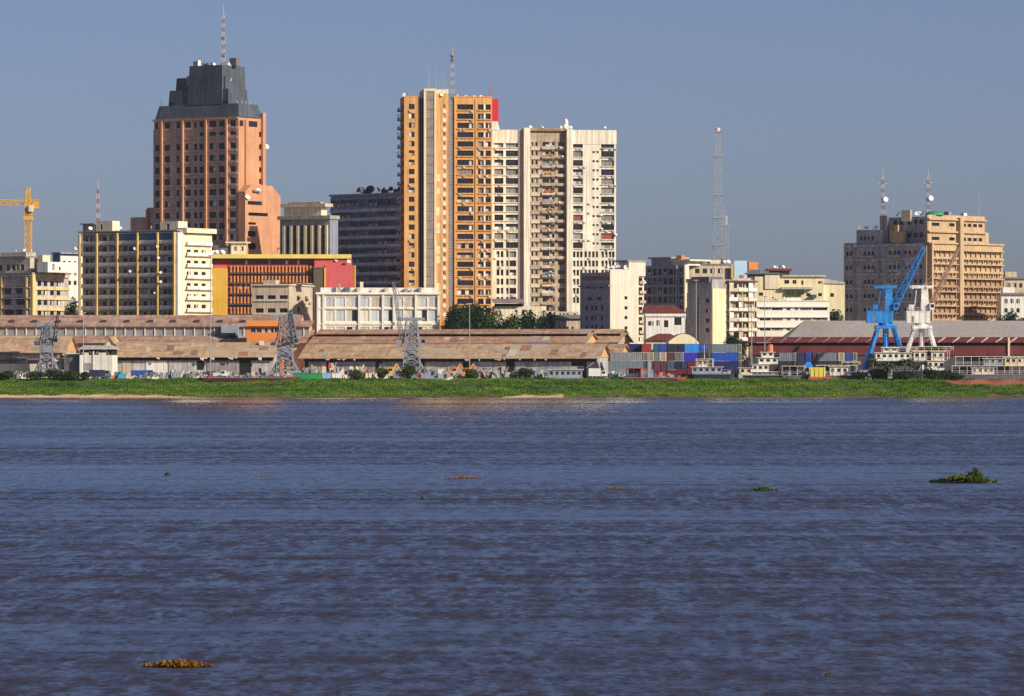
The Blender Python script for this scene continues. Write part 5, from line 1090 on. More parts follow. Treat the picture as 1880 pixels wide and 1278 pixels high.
B.box('end_column', cream, B.u(1850, -4), B.u(1853.5, -4), -4.8, -4.3, 0, B.z(620))

# ================================================================== quay cranes
def quay_crane(name, label, px, Y, body, jibm, tops, spread, jib, lattice=False, jw=(1.6, .8), cw=2.6, legw=1.1, hw=6.5, hoff=0., jr=.16):
    """portal slewing crane: tops = photo rows of portal top, house top, column top; jib = (px, py, dy) of its tip"""
    m = Y / F; root = tag(empty(name, (X(px, Y), Y, GZ)), label, 'crane', 'cranes along the quay'); z = lambda py: Z(py, Y) - GZ
    zp, zh, zc = z(tops[0]), z(tops[1]), z(tops[2])
    if lattice: MB().lattice((0, 0), zp * .2, zc, cw * 1.5, cw * .8, 9, .17).lattice((.4, .2), zp, zc * .96, cw * .7, cw * .5, 6, .13).build('lattice_tower', body, root)
    for sx in (-1, 1):
        for sy in (-1, 1):
            b = MB(); a, c = (sx * spread, sy * spread * .55, 0), (sx * spread * .3, sy * spread * .25, zp)
            if lattice: b.truss(a, c, legw, legw * .8, 6, .13)
            else: b.bar(a, c, legw, legw, w2=legw * .85)
            b.box(a[0] - .9, a[0] + .9, a[1] - .7, a[1] + .7, 0, .9); b.build('leg', body, root)
    b = MB(); s3 = spread * .45
    b.box(-s3, s3, -s3 * .8, s3 * .8, zp - .9, zp); b.bar((-spread * .72, -spread * .42, zp * .4), (spread * .72, -spread * .42, zp * .4), .5); b.bar((-spread * .72, spread * .42, zp * .4), (spread * .72, spread * .42, zp * .4), .5); b.build('portal', body, root)
    b = MB(); b.tube((0, 0, zp - .9), (0, 0, zp + .8), spread * .3, n=12); b.build('slewing_ring', body, root)
    MB().tube((0, 0, 0), (0, 0, zp - .9), spread * (.13 if not lattice else .09), n=10).build('pivot_column', body, root)
    b = MB(); b.box(-hw * .72 + hoff, hw * .38 + hoff, -2.0, 2.0, zp + .8, zh); b.box(-hw * .72 + hoff - .1, hw * .38 + hoff + .1, -2.1, 2.1, zh - .25, zh); b.build('machine_house', body, root)
    MB().box(-hw * .5 + hoff, -hw * .5 + hoff + .7, -2.04, -1.99, zp + 1.0, zp + 2.9).build('house_door', M('crane_door', (.18, .19, .21), .7, .2), root)
    b = MB(); hx0, hx1 = -hw * .72 + hoff, hw * .38 + hoff
    for k in range(7): b.bar((hx0 + (hx1 - hx0) * k / 6, -2.05, zh), (hx0 + (hx1 - hx0) * k / 6, -2.05, zh + 1.0), .06)
    b.bar((hx0, -2.05, zh + 1.0), (hx1, -2.05, zh + 1.0), .06).bar((hx0, -2.05, zh + .5), (hx1, -2.05, zh + .5), .05); b.build('railing', body, root)
    b = MB()
    for k in range(5): b.bar((-spread * .5, -spread * .38, zp - 1.2), (spread * (.5 - .2 * k), -spread * .45, zp - 1.2 - k * .8), .07)
    b.build('cable_run', steel, root)
    b = MB()
    if lattice: b.lattice((.6, 0), zh, zc, cw, cw * .6, 5, .16)
    else: b.frustum((-.3, cw * .75, -1.1, 1.1), zh - .3, (-.1, cw * .62, -.8, .8), zc)
    b.build('column', body, root)
    MB().box(-cw * 1.2, cw * 1.1, -.9, .9, zc - .1, zc + .8).tube((-cw * .9, -1.0, zc + .3), (-cw * .9, 1.0, zc + .3), .6, n=10).build('column_head', body, root)
    MB().box(cw * .75, cw * .75 + 1.5, -2.0, -.6, zh + .3, zh + 2.3).build('cab', body, root); MB().box(cw * .75 + .3, cw * .75 + 1.3, -2.04, -1.99, zh + 1.0, zh + 2.0).build('cab_window', glass, root)
    MB().box(-cw - .9, -cw + .6, -1.3, 1.3, zh + .05, zh + 1.9).build('counterweight', body, root)
    MB().bar((-cw * .7, 0, zh + 1.4), (-cw * .5, 0, zc), .25).bar((-cw * .9, .8, zh + 1.0), (.2, .5, zc - 1), .2).build('strut', body, root)
    tip = (X(jib[0], Y + jib[2]) - X(px, Y), jib[2], Z(jib[1], Y + jib[2]) - GZ); base = (cw * .8 * (1 if tip[0] >= 0 else -1), 0, zh + .9)
    b = MB(); b.truss(base, tip, jw[0], jw[1], 12, jr)
    if not lattice: b.bar(Vector(base) * .999, Vector(base) + (Vector(tip) - Vector(base)) * .97, jw[0] * .55, .18, w2=jw[1] * .5)
    b.build('jib', jibm, root); MB().bar((0, 0, zc + .5), tip, .1).bar((-.4, .3, zc + .5), Vector(base) + (Vector(tip) - Vector(base)) * .5, .12).build('stay_cable', steel, root)
    MB().bar(tip, (tip[0] + .2, tip[1], tip[2] - 12), .07).box(tip[0] - .2, tip[0] + .5, tip[1] - .3, tip[1] + .3, tip[2] - 13, tip[2] - 12).build('hook_line', steel, root)
    lad = MB()
    for i in range(10): lad.bar((spread * .32 + .2, -spread * .3, zp * i / 10), (spread * .32 + .9, -spread * .3, zp * i / 10), .08)
    lad.bar((spread * .32 + .2, -spread * .3, 0), (spread * .32 + .2, -spread * .3, zp), .08).bar((spread * .32 + .9, -spread * .3, 0), (spread * .32 + .9, -spread * .3, zp), .08).build('ladder', body, root)
    return root
blu = M('crane_blue', (.025, .24, .66), .6, .22, .5, .3, fine=2.0); wht = M('crane_white', (.82, .79, .73), .7, .14, .5, .3, fine=2.0); rst = M('rusty_jib', (.36, .22, .15), .8, .2, .6); gcr = M('crane_grey', (.27, .28, .32), .6, .22, .6)
quay_crane('quay_crane', 'bright blue portal crane with raised blue jib', 1626, 1348, blu, blu, (598, 571, 529), 7.2, (1698, 453, -2), legw=1.05, hw=7.2, cw=3.0, jw=(2.1, .9), hoff=-.6)
quay_crane('quay_crane', 'white portal crane with thin rusty jib beside the blue crane', 1692, 1350, wht, rst, (598, 571, 529), 6.6, (1760, 455, 14), legw=1.05, hw=6.4, cw=3.0, jw=(1.2, .6), jr=.1)
quay_crane('quay_crane', 'grey lattice quay crane at the far left in front of the brick red roof', 86, 1352, gcr, gcr, (652, 634, 598), 3.8, (106, 578, -14), True, (1.0, .6), 2.8, .8, 3.2, jr=.1)
quay_crane('quay_crane', 'grey lattice quay crane beside the bright orange building', 524, 1352, gcr, gcr, (655, 634, 582), 4.4, (532, 572, -20), True, (1.6, 1.0), 3.6, .9, 3.4)
quay_crane('quay_crane', 'grey lattice quay crane whose jib rises in front of the long white office', 756, 1352, gcr, gcr, (655, 636, 588), 4.4, (722, 518, -6), True, (1.0, .6), 3.6, .9, 3.2, jr=.06)
r_ = [o for o in bpy.data.objects if o.name.startswith('quay_crane')][-1]

# ================================================================== lamp posts
lampm = M('lamp_post_grey', (.36, .37, .40), .5, .1)
for px, Y, pt, lab in ((386.5, 1346, 470, 'tall grey light pole in front of the yellow end wall'), (862, 1346, 558, 'tall grey light pole in front of the dark trees'), (153, 1346, 575, 'grey light pole standing beside the white boat house'), (1278, 1362, 515, 'grey light pole in front of the grey shaded flank'), (1404, 1380, 545, 'pale pole at the left of the white strip-window block'), (1380, 1366, 560, 'thin pole in front of the cluttered balconies')):
    root = tag(empty('light_pole', (X(px, Y), Y, GZ)), lab, 'light pole', 'light poles of the port'); h = Z(pt, Y) - GZ
    MB().tube((0, 0, 0), (0, 0, h), .17, .1, 8).build('pole', lampm, root); MB().box(-.8, .8, -.25, .25, h - .05, h + .22).build('lamp_head', lampm, root); MB().box(-.35, .35, -.35, .35, 0, .4).build('base', greyc, root)

# ================================================================== containers
def cont_mat(n, c): return M('container_' + n, c, .6, .14, .4, .2)
CM = {k: cont_mat(k, c) for k, c in dict(grey=(.27, .28, .29), pale=(.62, .57, .45), navy=(.02, .03, .14), blue=(.02, .10, .50), sky=(.04, .30, .80), teal=(.05, .15, .26), red=(.40, .05, .04), maroon=(.16, .03, .04), violet=(.05, .04, .50), dark=(.035, .035, .05), steel=(.20, .24, .28), crimson=(.34, .03, .08), cream=(.72, .64, .42)).items()}
def container(label, px0, px1, row, Y, c, dep=6.06, door=False, zb=None):
    x0, x1 = X(px0, Y), X(px1, Y); w = x1 - x0 - .06; h = 2.56; zb = GZ if zb is None else zb; m = CM[c]
    root = tag(empty('shipping_container', ((x0 + x1) / 2, Y, zb + row * 2.6)), label, 'container', 'shipping containers in the port')
    hw = w / 2; b = MB()
    b.box(-hw + .06, hw - .06, .06, dep, .12, h - .08)
    n = max(4, int(w / .55))
    for i in range(n): a = -hw + .15 + (w - .3) * i / n; b.box(a, a + (w - .3) / n * .5, .0, .059, .2, h - .16)
    nd = int(dep / .7)
    for i in range(nd):
        for s in (-1, 1): b.box(s * (hw - .03) - .03, s * (hw - .03) + .03, .2 + i * .7, .55 + i * .7, .2, h - .16)
    b.build('body', m, root); b = MB()
    for s in (-1, 1): b.box(s * hw - .08 * (s > 0), s * hw + .08 * (s < 0), -.03, .1, 0, h)
    b.box(-hw + .08, hw - .08, -.02, .1, 0, .13); b.box(-hw + .08, hw - .08, -.02, .1, h - .12, h); b.build('frame', m, root)
    if door:
        for q in (-.55, -.2, .2, .55): MB().bar((q * hw, -.06, .15), (q * hw, -.06, h - .15), .06).build('lock_rod', steel, root)
    return root
Yk = 1352
L_ = [('long grey container beside the small hipped warehouse', 1120, 1180, 2, 'grey', 2.44, 0), ('pale grey container under the long grey one', 1120, 1182, 1, 'steel', 2.44, 0),
      ('cream container door end right of the long grey container', 1182, 1190, 2, 'pale', 6, 1), ('second cream container door end from the long grey container', 1190.5, 1201, 2, 'cream', 6, 1),
      ('navy container topmost at the left end of the stack', 1155, 1178, 3, 'navy', 2.44, 0), ('red container topmost beside the navy one', 1178.5, 1196, 3, 'red', 6, 1),
      ('teal container topmost left of the bright blue door end', 1200, 1210, 3, 'teal', 6, 0), ('bright blue container door end topmost in the stack', 1210.5, 1224, 3, 'blue', 6, 1),
      ('pale container door end below the bright blue one', 1210.5, 1224, 2, 'cream', 6, 1), ('grey container left of the pale door end', 1201.5, 1210, 2, 'grey', 6, 0),
      ('black container topmost in the stack', 1224.5, 1245, 3, 'dark', 6, 0), ('deep navy container topmost left of the sky blue one', 1245.5, 1258, 3, 'navy', 6, 0),
      ('sky blue container topmost in the stack with white corner', 1258.5, 1284, 3, 'sky', 2.44, 0), ('blue container topmost at the right end of the stack', 1284.5, 1300, 3, 'blue', 6, 1),
      ('maroon container below the black one', 1224.5, 1238, 2, 'maroon', 6, 1), ('steel grey container beside the violet one', 1238.5, 1255, 2, 'steel', 6, 1), ('violet blue container in the middle of the stack', 1255.5, 1281, 2, 'violet', 2.44, 0), ('black container right of the violet one', 1281.5, 1300, 2, 'dark', 6, 0),
      ('crimson container on the lower row at the left', 1201.5, 1212, 1, 'crimson', 6, 1), ('small maroon container on the lower row', 1212.5, 1224, 1, 'maroon', 6, 1), ('teal container on the lower row', 1224.5, 1238, 1, 'teal', 6, 1), ('dark container on the lower row', 1238.5, 1250, 1, 'dark', 6, 0), ('navy container on the lower row', 1250.5, 1262, 1, 'navy', 6, 1), ('maroon container at the right of the lower row', 1262.5, 1281, 1, 'maroon', 6, 0), ('black container at the right end of the lower row', 1281.5, 1300, 1, 'dark', 6, 0)]
for a, c in ((1120, 1182), (1182, 1201), (1201.5, 1224), (1224.5, 1262), (1262.5, 1300)): L_.append(('ground row container under the stack, spanning below the %s' % {1120: 'long grey one', 1182: 'cream door ends', 1201.5: 'crimson one', 1224.5: 'teal one', 1262.5: 'violet one'}[a], a, c, 0, 'maroon' if a > 1190 else 'grey', 6, 0))
L_.append(('container under the navy and red ones at the left end of the stack', 1155, 1181, 2.0 if False else 0, 'dark', 2.44, 0)) if False else None
for lab, a, c, row, cc, dep, dr in L_:
    if lab.startswith(('navy container topmost at', 'red container topmost')): container(lab, a, c, row, Yk + 2.5 if a < 1178 else Yk + .2, cc, 2.44 if a < 1178 else 5, dr)
    else: container(lab, a, c, row, Yk + (.2 if dep == 6 else .1), cc, dep, dr)
for a in (1155,):
    for k in range(3): container('steel grey container %s behind the long grey one' % ['on the ground', 'second from the ground', 'third from the ground'][k], 1152, 1181, k, Yk + 2.6, 'steel', 2.44)
Y2 = 1366
for lab, a, c, row, cc in (('big grey container above the blue vessel', 1306, 1355, 3, 'steel'), ('large blue container under the big grey one', 1306, 1355, 2, 'blue'), ('navy container directly below the large blue one', 1306, 1355, 1, 'navy'), ('dark container on the ground at the foot of the big grey one', 1306, 1355, 0, 'dark'), ('cream container end right of the big grey one', 1356, 1362, 3, 'cream'), ('cream container end second from top right of the big grey one', 1356, 1362, 2, 'pale'), ('grey container end third from top right of the large blue one', 1356, 1362, 1, 'grey'), ('grey container end on the ground right of the large blue one', 1356, 1362, 0, 'steel')):
    container(lab, a, c, row, Y2, cc, 6, a > 1350)
for i, (a, c, cc) in enumerate(((1430, 1456, 'steel'), (1457, 1462, 'cream'), (1463, 1478, 'navy'), (1479, 1490, 'blue'), (1491, 1500, 'navy'), (1501, 1537, 'steel'), (1539, 1551, 'cream'), (1552, 1565, 'blue'), (1566, 1574, 'pale'))):
    nm = ['grey', 'narrow cream', 'navy', 'blue', 'second navy', 'long grey', 'cream', 'bright blue', 'small pale'][i]
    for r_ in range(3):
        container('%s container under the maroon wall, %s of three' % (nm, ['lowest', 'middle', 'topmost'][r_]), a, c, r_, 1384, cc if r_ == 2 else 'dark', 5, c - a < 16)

# ================================================================== vessels hauled out along the bank
def hull_mesh(L, Wd, H, bow=.16, flare=.12, stern=.05):
    b = MB(); xs = [-L / 2, -L / 2 + L * stern, L / 2 - L * bow, L / 2 - L * bow * .45, L / 2]; ws = [Wd * .42, Wd / 2, Wd / 2, Wd * .36, .05]; zt = [H, H, H, H * 1.08, H * 1.22]
    for i in range(4):
        for s in (-1, 1):
            y0, y1 = s * ws[i], s * ws[i + 1]; k = 1 - flare
            q = [(xs[i], y0 * k, 0), (xs[i + 1] - (L * .03 if i == 3 else 0), y1 * k, 0), (xs[i + 1], y1, zt[i + 1]), (xs[i], y0, zt[i])]
            b.quad(*(q if s < 0 else q[::-1]))
        b.quad((xs[i], -ws[i], zt[i] - .12), (xs[i + 1], -ws[i + 1], zt[i + 1] - .12), (xs[i + 1], ws[i + 1], zt[i + 1] - .12), (xs[i], ws[i], zt[i] - .12), 1)
        b.quad((xs[i], -ws[i] * (1 - flare), 0), (xs[i], ws[i] * (1 - flare), 0), (xs[i + 1], ws[i + 1] * (1 - flare), 0), (xs[i + 1], -ws[i + 1] * (1 - flare), 0))
    b.quad((xs[0], -ws[0] * (1 - flare), 0), (xs[0], -ws[0], H), (xs[0], ws[0], H), (xs[0], ws[0] * (1 - flare), 0)); return b
rustred = M('hull_rust_red', (.34, .07, .05), .75, .25, .5, .2); navyh = M('hull_navy', (.03, .035, .07), .6, .2, .4, .2); deckm = M('deck_grey', (.28, .26, .25), .85, .2, .5); maroonh = M('hull_maroon', (.22, .03, .05), .7, .2, .4, .15)
boatw = M('boat_white', (.80, .76, .66), .65, .12, .4, .25); boatg = M('boat_grey_blue', (.30, .35, .42), .65, .18, .4, .25); boaty = M('boat_cream', (.78, .66, .42), .7, .12, .4, .2)
def ground_y(Y): return bank_z(Y)
def vessel(label, px0, px1, Y, H, hullm, decks, flip=False, extras=(), Wd=7):
    """decks: list of (f0, f1, z0, height, material, style) with f along the hull 0..1"""
    x0, x1 = X(px0, Y), X(px1, Y); L = x1 - x0; zb = ground_y(Y - 1) - .05
    root = tag(empty('river_boat', ((x0 + x1) / 2, Y, zb), math.pi if flip else 0), label, 'boat', 'vessels moored along the bank')
    hull_mesh(L, Wd, H).build('hull', [hullm, deckm], root)
    MB().box(-L * .47, L * .36, -Wd / 2 - .06, -Wd / 2 + .02, H - .25, H - .05).box(-L * .47, L * .36, Wd / 2 - .02, Wd / 2 + .06, H - .25, H - .05).build('rubbing_strake', steel, root)
    for f0, f1, z0, h, m, style in decks:
        a, c = -L / 2 + f0 * L, -L / 2 + f1 * L; z = H + z0; w = Wd / 2 - .5
        if style in ('cabin', 'wheelhouse'):
            b = MB(); b.box(a, c, -w, w, z, z + h); cb = b.build('cabin', m, root)
            n = max(2, int((c - a) / 1.5))
            for i in range(n):
                xx = a + (c - a) * (i + .25) / n
                for s in (-1, 1): MB().box(xx, xx + (c - a) / n * .5, s * (w + .02) - .03, s * (w + .02) + .03, z + h * .42, z + h * .8).build('cabin_window', glass, root)
            MB().box(a - .5, c + .5, -w - .4, w + .4, z + h, z + h + .14).build('cabin_roof', boatw, root)
        elif style == 'open':
            MB().box(a, c, -w - .3, w + .3, z + h, z + h + .16).build('deck_roof', m, root); n = max(3, int((c - a) / 2.2))
            for i in range(n + 1):
                for s in (-1, 1): MB().tube((a + .15 + (c - a - .3) * i / n, s * (w + .1), z), (a + .15 + (c - a - .3) * i / n, s * (w + .1), z + h), .07, n=5).build('post', m, root)
            MB().bar((a, -w - .1, z + 1), (c, -w - .1, z + 1), .07).bar((a, -w - .1, z + .55), (c, -w - .1, z + .55), .05).build('railing', m, root)
            MB().box(a + (c - a) * .12, a + (c - a) * .7, -w * .5, w * .5, z, z + h).build('inner_cabin', M('boat_inner_dark', (.06, .06, .07), .8, .3), root)
        elif style == 'cargo':
            for i in range(int((c - a) / 1.3)):
                MB().box(a + i * 1.3, a + i * 1.3 + 1.1, -w * RND.uniform(.4, .9), w * .6, z, z + h * RND.uniform(.4, 1)).build('cargo', RND.choice([boatg, greyc, M('cargo_tarp', (.08, .12, .2), .8, .2), rustred, darkc]), root)
        elif style == 'funnel':
            MB().tube(((a + c) / 2, 0, z), ((a + c) / 2, 0, z + h), (c - a) / 2, (c - a) / 2 * .9, 10).build('funnel', m, root)
        elif style == 'mast':
            MB().tube((a, 0, z), (a, 0, z + h), .1, .05, 6).bar((a - .8, 0, z + h * .8), (a + .8, 0, z + h * .8), .07).build('mast', m, root)
        elif style == 'tank':
            MB().tube((a, 0, z + h / 2), (c, 0, z + h / 2), h / 2, n=14).build('tank', m, root)
    return root
vessel('grey blue river boat with open top deck in front of the container stack', 1268, 1352, 1337, 1.7, navyh, [(.02, .68, 0, 1.9, boatg, 'cabin'), (.1, .5, 2.05, 2.2, boatw, 'open'), (.14, .36, 2.06, 1.7, boatw, 'cabin'), (.3, .31, 4.3, 4.5, boatw, 'mast'), (.7, .9, 0, 1.2, boatg, 'cargo')])
vessel('white river tug with stepped cabins and orange funnel', 1352, 1446, 1338, 1.3, navyh, [(.05, .3, 0, 2.0, boaty, 'cabin'), (.3, .62, .8, 2.3, boatw, 'cabin'), (.3, .8, 0, .8, greyc, 'cabin'), (.42, .8, 3.2, 1.8, boatw, 'cabin'), (.48, .72, 5.15, 1.5, boatw, 'wheelhouse'), (.6, .72, 6.8, 2.2, M('funnel_orange', (.62, .20, .10), .7, .1), 'funnel'), (.27, .28, 2.1, 6.5, boatw, 'mast')])
vessel('low boat with cream canopy and dark clutter beside the yellow bin', 1434, 1486, 1336, 1.2, darkc, [(.0, .85, 0, 2.7, boaty, 'open'), (.05, .85, 0, 2.2, darkc, 'cargo')], Wd=5)
vessel('low white boat with long curved pale roof left of the blue crane leg', 1498, 1586, 1337, 1.2, darkc, [(.0, .86, 0, 2.9, boatw, 'open'), (.28, .66, 0, 2.5, boatw, 'cabin'), (.52, .92, 3.1, .7, boaty, 'open'), (.0, .3, 0, 2.0, boatg, 'cargo')], Wd=5)
vessel('large white multi-deck ferry in front of the blue and white cranes', 1596, 1766, 1339, 2.6, navyh, [(.03, .62, 0, 2.7, boatg, 'open'), (.62, .8, 0, 2.8, boatw, 'cabin'), (.06, .44, 2.9, 2.3, boatw, 'cabin'), (.44, .86, 2.95, 2.8, boaty, 'open'), (.47, .6, 2.96, 2.6, boatw, 'cabin'), (.66, .8, 2.96, 2.5, boatw, 'cabin'), (.12, .5, 5.4, 1.4, boatw, 'open'), (.5, .9, 5.95, 1.0, boatw, 'open'), (.14, .3, 5.41, 1.2, boatw, 'cabin'), (.64, .67, 0, 4.8, M('funnel_red', (.62, .08, .04), .7, .1), 'funnel'), (.45, .46, 5.6, 5.0, boatw, 'mast')])
vessel('white passenger boat with two long open decks at the right edge', 1742, 1905, 1335, 1.6, darkc, [(.02, .96, 0, 2.4, boatw, 'open'), (.25, .5, 0, 1.8, boatw, 'cabin'), (.06, .95, 2.6, 2.6, boatw, 'open'), (.38, .6, 2.61, 2.0, boatg, 'cabin'), (.62, .95, 2.61, 2.3, boaty, 'cabin')], Wd=6.5)
vessel('rusty red dredger barge with red frames at the left of the container stack', 1140, 1262, 1331, .9, rustred, [(.08, .4, 0, 2.6, M('dredge_red', (.42, .06, .07), .7, .2, .5), 'open'), (.1, .4, 0, 2.2, M('dredge_red', (.42, .06, .07)), 'cargo'), (.4, .52, 0, 5.0, M('dredge_coral', (.66, .17, .13), .7, .15), 'cargo'), (.3, .62, 0, 1.3, M('dredge_coral', (.66, .17, .13)), 'cargo'), (.6, .86, 0, 1.0, rustred, 'cargo')])
vessel('long low maroon barge hull lying left of the green tank barge', 366, 552, 1330, 1.0, maroonh, [(.05, .9, 0, .7, greyc, 'cargo')], Wd=8)
vessel('grey houseboat with corrugated cabins below the long front warehouse', 1006, 1072, 1333, .6, rustred, [(.02, .95, 0, 2.3, boatg, 'cabin'), (.0, 1.0, 2.4, .1, boatg, 'open')], Wd=5)
vessel('small barge with pale rail beside the leafy bush', 762, 832, 1331, .7, boatw, [(.05, .6, 0, 1.8, rustred, 'cargo'), (.6, .95, 0, 2.3, boatg, 'cargo')], Wd=5)
# green, blue and white tank row
grn = M('tank_green', (.03, .30, .09), .6, .12, .4, .15); lb = M('tank_light_blue', (.25, .50, .78), .6, .1); wtk = M('tank_white', (.78, .80, .82), .6, .08)
for a, c, m_, lab in ((537, 592, grn, 'long green steel tank lying on the bank'), (593, 608, lb, 'light blue tank beside the green one'), (609, 625, wtk, 'white tank at the right of the light blue one')):
    Y = 1331; L = X(c, Y) - X(a, Y); root = tag(empty('storage_tank', (X((a + c) / 2, Y), Y, bank_z(1330) + .02)), lab, 'tank')
    MB().box(-L / 2 + .05, L / 2 - .05, -1.0, 1.0, .35, 2.0).build('body', m_, root); MB().box(-L / 2, L / 2, -1.1, 1.1, 1.95, 2.15).build('lid', m_, root)
    for s in (-.4, 0, .4): MB().box(s * L - .25, s * L + .25, -.9, .9, 0, .36).build('skid', darkc, root)
    for i in range(max(2, int(L / 1.2))): MB().box(-L / 2 + .2 + i * (L - .4) / max(2, int(L / 1.2)), -L / 2 + .3 + i * (L - .4) / max(2, int(L / 1.2)), -1.06, -1.0, .4, 1.9).build('rib', m_, root)
# yellow bin with blue tarp
root = tag(empty('waste_bin', (X(1500, 1333), 1333, bank_z(1333))), 'bright yellow steel bin on a red base', 'bin')
yb_ = M('bin_yellow', (.74, .62, .12), .6, .1, .4, .1); MB().frustum((-2.2, 2.2, -1.2, 1.2), .8, (-2.45, 2.45, -1.3, 1.3), 3.6).build('body', yb_, root); MB().box(-2.6, 4.2, -1.4, 1.4, 0, .8).build('base', M('bin_red', (.52, .08, .05), .7, .2), root)
for i in range(4): MB().box(-2.0 + i * 1.3, -1.85 + i * 1.3, -1.4, -1.28, .9, 3.4).build('rib', yb_, root)
root = tag(empty('tarpaulin_tent', (X(1484, 1341), 1341, bank_z(1341))), 'small blue tarpaulin shelter left of the yellow bin', 'tent')
MB().frustum((-1.6, 1.6, -1.2, 1.2), 3.2, (-.6, .7, -.2, .2), 5.0).build('cover', M('tent_blue', (.03, .22, .66), .6, .15), root)
for sx in (-1, 1):
    for sy in (-1, 1): MB().tube((sx * 1.5, sy * 1.1, 0), (sx * 1.5, sy * 1.1, 3.25), .07, n=5).build('pole', steel, root)

# ---- vehicles and gear on the quay
tyre = M('tyre_black', (.02, .02, .02), .9)
def truck(label, px, Y, L, cab, box, bh=2.2, flip=False):
    root = tag(empty('truck', (X(px, Y), Y, bank_z(Y)), math.pi if flip else 0), label, 'truck', 'vehicles on the quay')
    MB().box(-L / 2, L / 2, -1.0, 1.0, .6, .85).build('chassis', darkc, root); MB().box(-L / 2, L / 2 - 2.0, -1.15, 1.15, .86, .86 + bh).build('body', box, root)
    b = MB(); b.hexa([(L / 2 - 1.8, -1.05, .86), (L / 2, -1.05, .86), (L / 2, 1.05, .86), (L / 2 - 1.8, 1.05, .86), (L / 2 - 1.8, -1, 2.5), (L / 2 - .5, -1, 2.5), (L / 2 - .5, 1, 2.5), (L / 2 - 1.8, 1, 2.5)]); b.build('cab', cab, root); MB().box(L / 2 - 1.6, L / 2 - .7, -1.08, 1.08, 1.6, 2.3).build('cab_window', glass, root)
    for x in (-L / 2 + 1.2, -L / 2 + 2.3, L / 2 - 1.0):
        for s in (-1, 1): w = put('wheel', MB().tube((0, -.15, 0), (0, .15, 0), .48, n=12).mesh('wheel', tyre), root, (x, s * .95, .48)); MB().tube((x, s * 1.12 - .02, .48), (x, s * 1.12 + .02, .48), .22, n=8).build('hub', steel, w).location = (-x, -s * .95, -.48)
    return root
truck('small white truck above the maroon barge', 404, 1338, 4.2, boatw, boatw, 1.0); truck('white box truck parked left of the rusty red dredger', 1098, 1337, 5.6, boatw, M('box_white', (.78, .78, .74), .6, .08), 2.3)
truck('blue truck parked in front of the straw roofed warehouse', 262, 1344, 7.0, M('truck_blue', (.03, .10, .35), .5, .1), M('truck_blue', (0, 0, 0)), 1.6); truck('dark lorry beside the white boat house', 184, 1340, 6.5, darkc, M('lorry_navy', (.03, .035, .09), .6, .1), 1.8)
def excavator(label, px, Y, m):
    root = tag(empty('excavator', (X(px, Y), Y, bank_z(Y))), label, 'excavator', 'orange machines on the quay')
    for s in (-1, 1): MB().box(-1.6, 1.6, s * 1.1 - .3, s * 1.1 + .3, 0, .8).build('track', tyre, root)
    MB().box(-1.5, 1.3, -1.2, 1.2, .85, 2.1).build('body', m, root); MB().box(.1, 1.3, -1.2, -.1, 2.1, 3.2).build('cab', m, root); MB().box(.3, 1.34, -1.24, -.3, 2.3, 3.0).build('cab_window', glass, root)
    MB().bar((1.0, .4, 1.6), (2.6, .4, 4.4), .45).bar((2.6, .4, 4.4), (4.0, .4, 2.2), .35).build('arm', m, root); MB().frustum((3.6, 4.4, 0, .9), 1.2, (3.5, 4.6, -.1, 1.0), 2.1).build('bucket', darkc, root); return root
om = M('machine_orange', (.74, .28, .05), .6, .15); excavator('orange excavator left of the pair by the small barge', 829, 1341, om); excavator('orange excavator right of the pair by the small barge', 853, 1342, om)
excavator('yellow excavator half hidden behind the leafy bush', 712, 1343, M('machine_yellow', (.72, .42, .08), .6, .15))
def junk_pile(label, px, Y, w, h, mats, n, seed, cat='scrap heap'):
    r = random.Random(seed); root = tag(empty('scrap_heap', (X(px, Y), Y, bank_z(Y))), label, cat, 'scrap heaps on the quay'); by = {}
    for i in range(n):
        x = r.uniform(-w / 2, w / 2); y = r.uniform(-1.5, 1.5); top = h * (1 - (2 * x / w) ** 2 * .6) * r.uniform(.3, 1); k = r.randrange(len(mats)); b = by.setdefault(k, MB())
        if r.random() < .4: b.bar((x, y, 0), (x + r.uniform(-2, 2), y + r.uniform(-1, 1), top), r.uniform(.12, .4), r.uniform(.1, .5))
        else: s = r.uniform(.3, 1.0); b.frustum((x - s, x + s * r.uniform(.5, 1), y - s, y + s), -.1, (x - s * r.uniform(.3, 1), x + s * r.uniform(.3, 1), y - s * .7, y + s * .7), top)
    for k, b in by.items(): b.build('scrap', mats[k], root)['kind'] = 'stuff'
g2 = [greyc, boatg, steel, darkc, beige, curt]
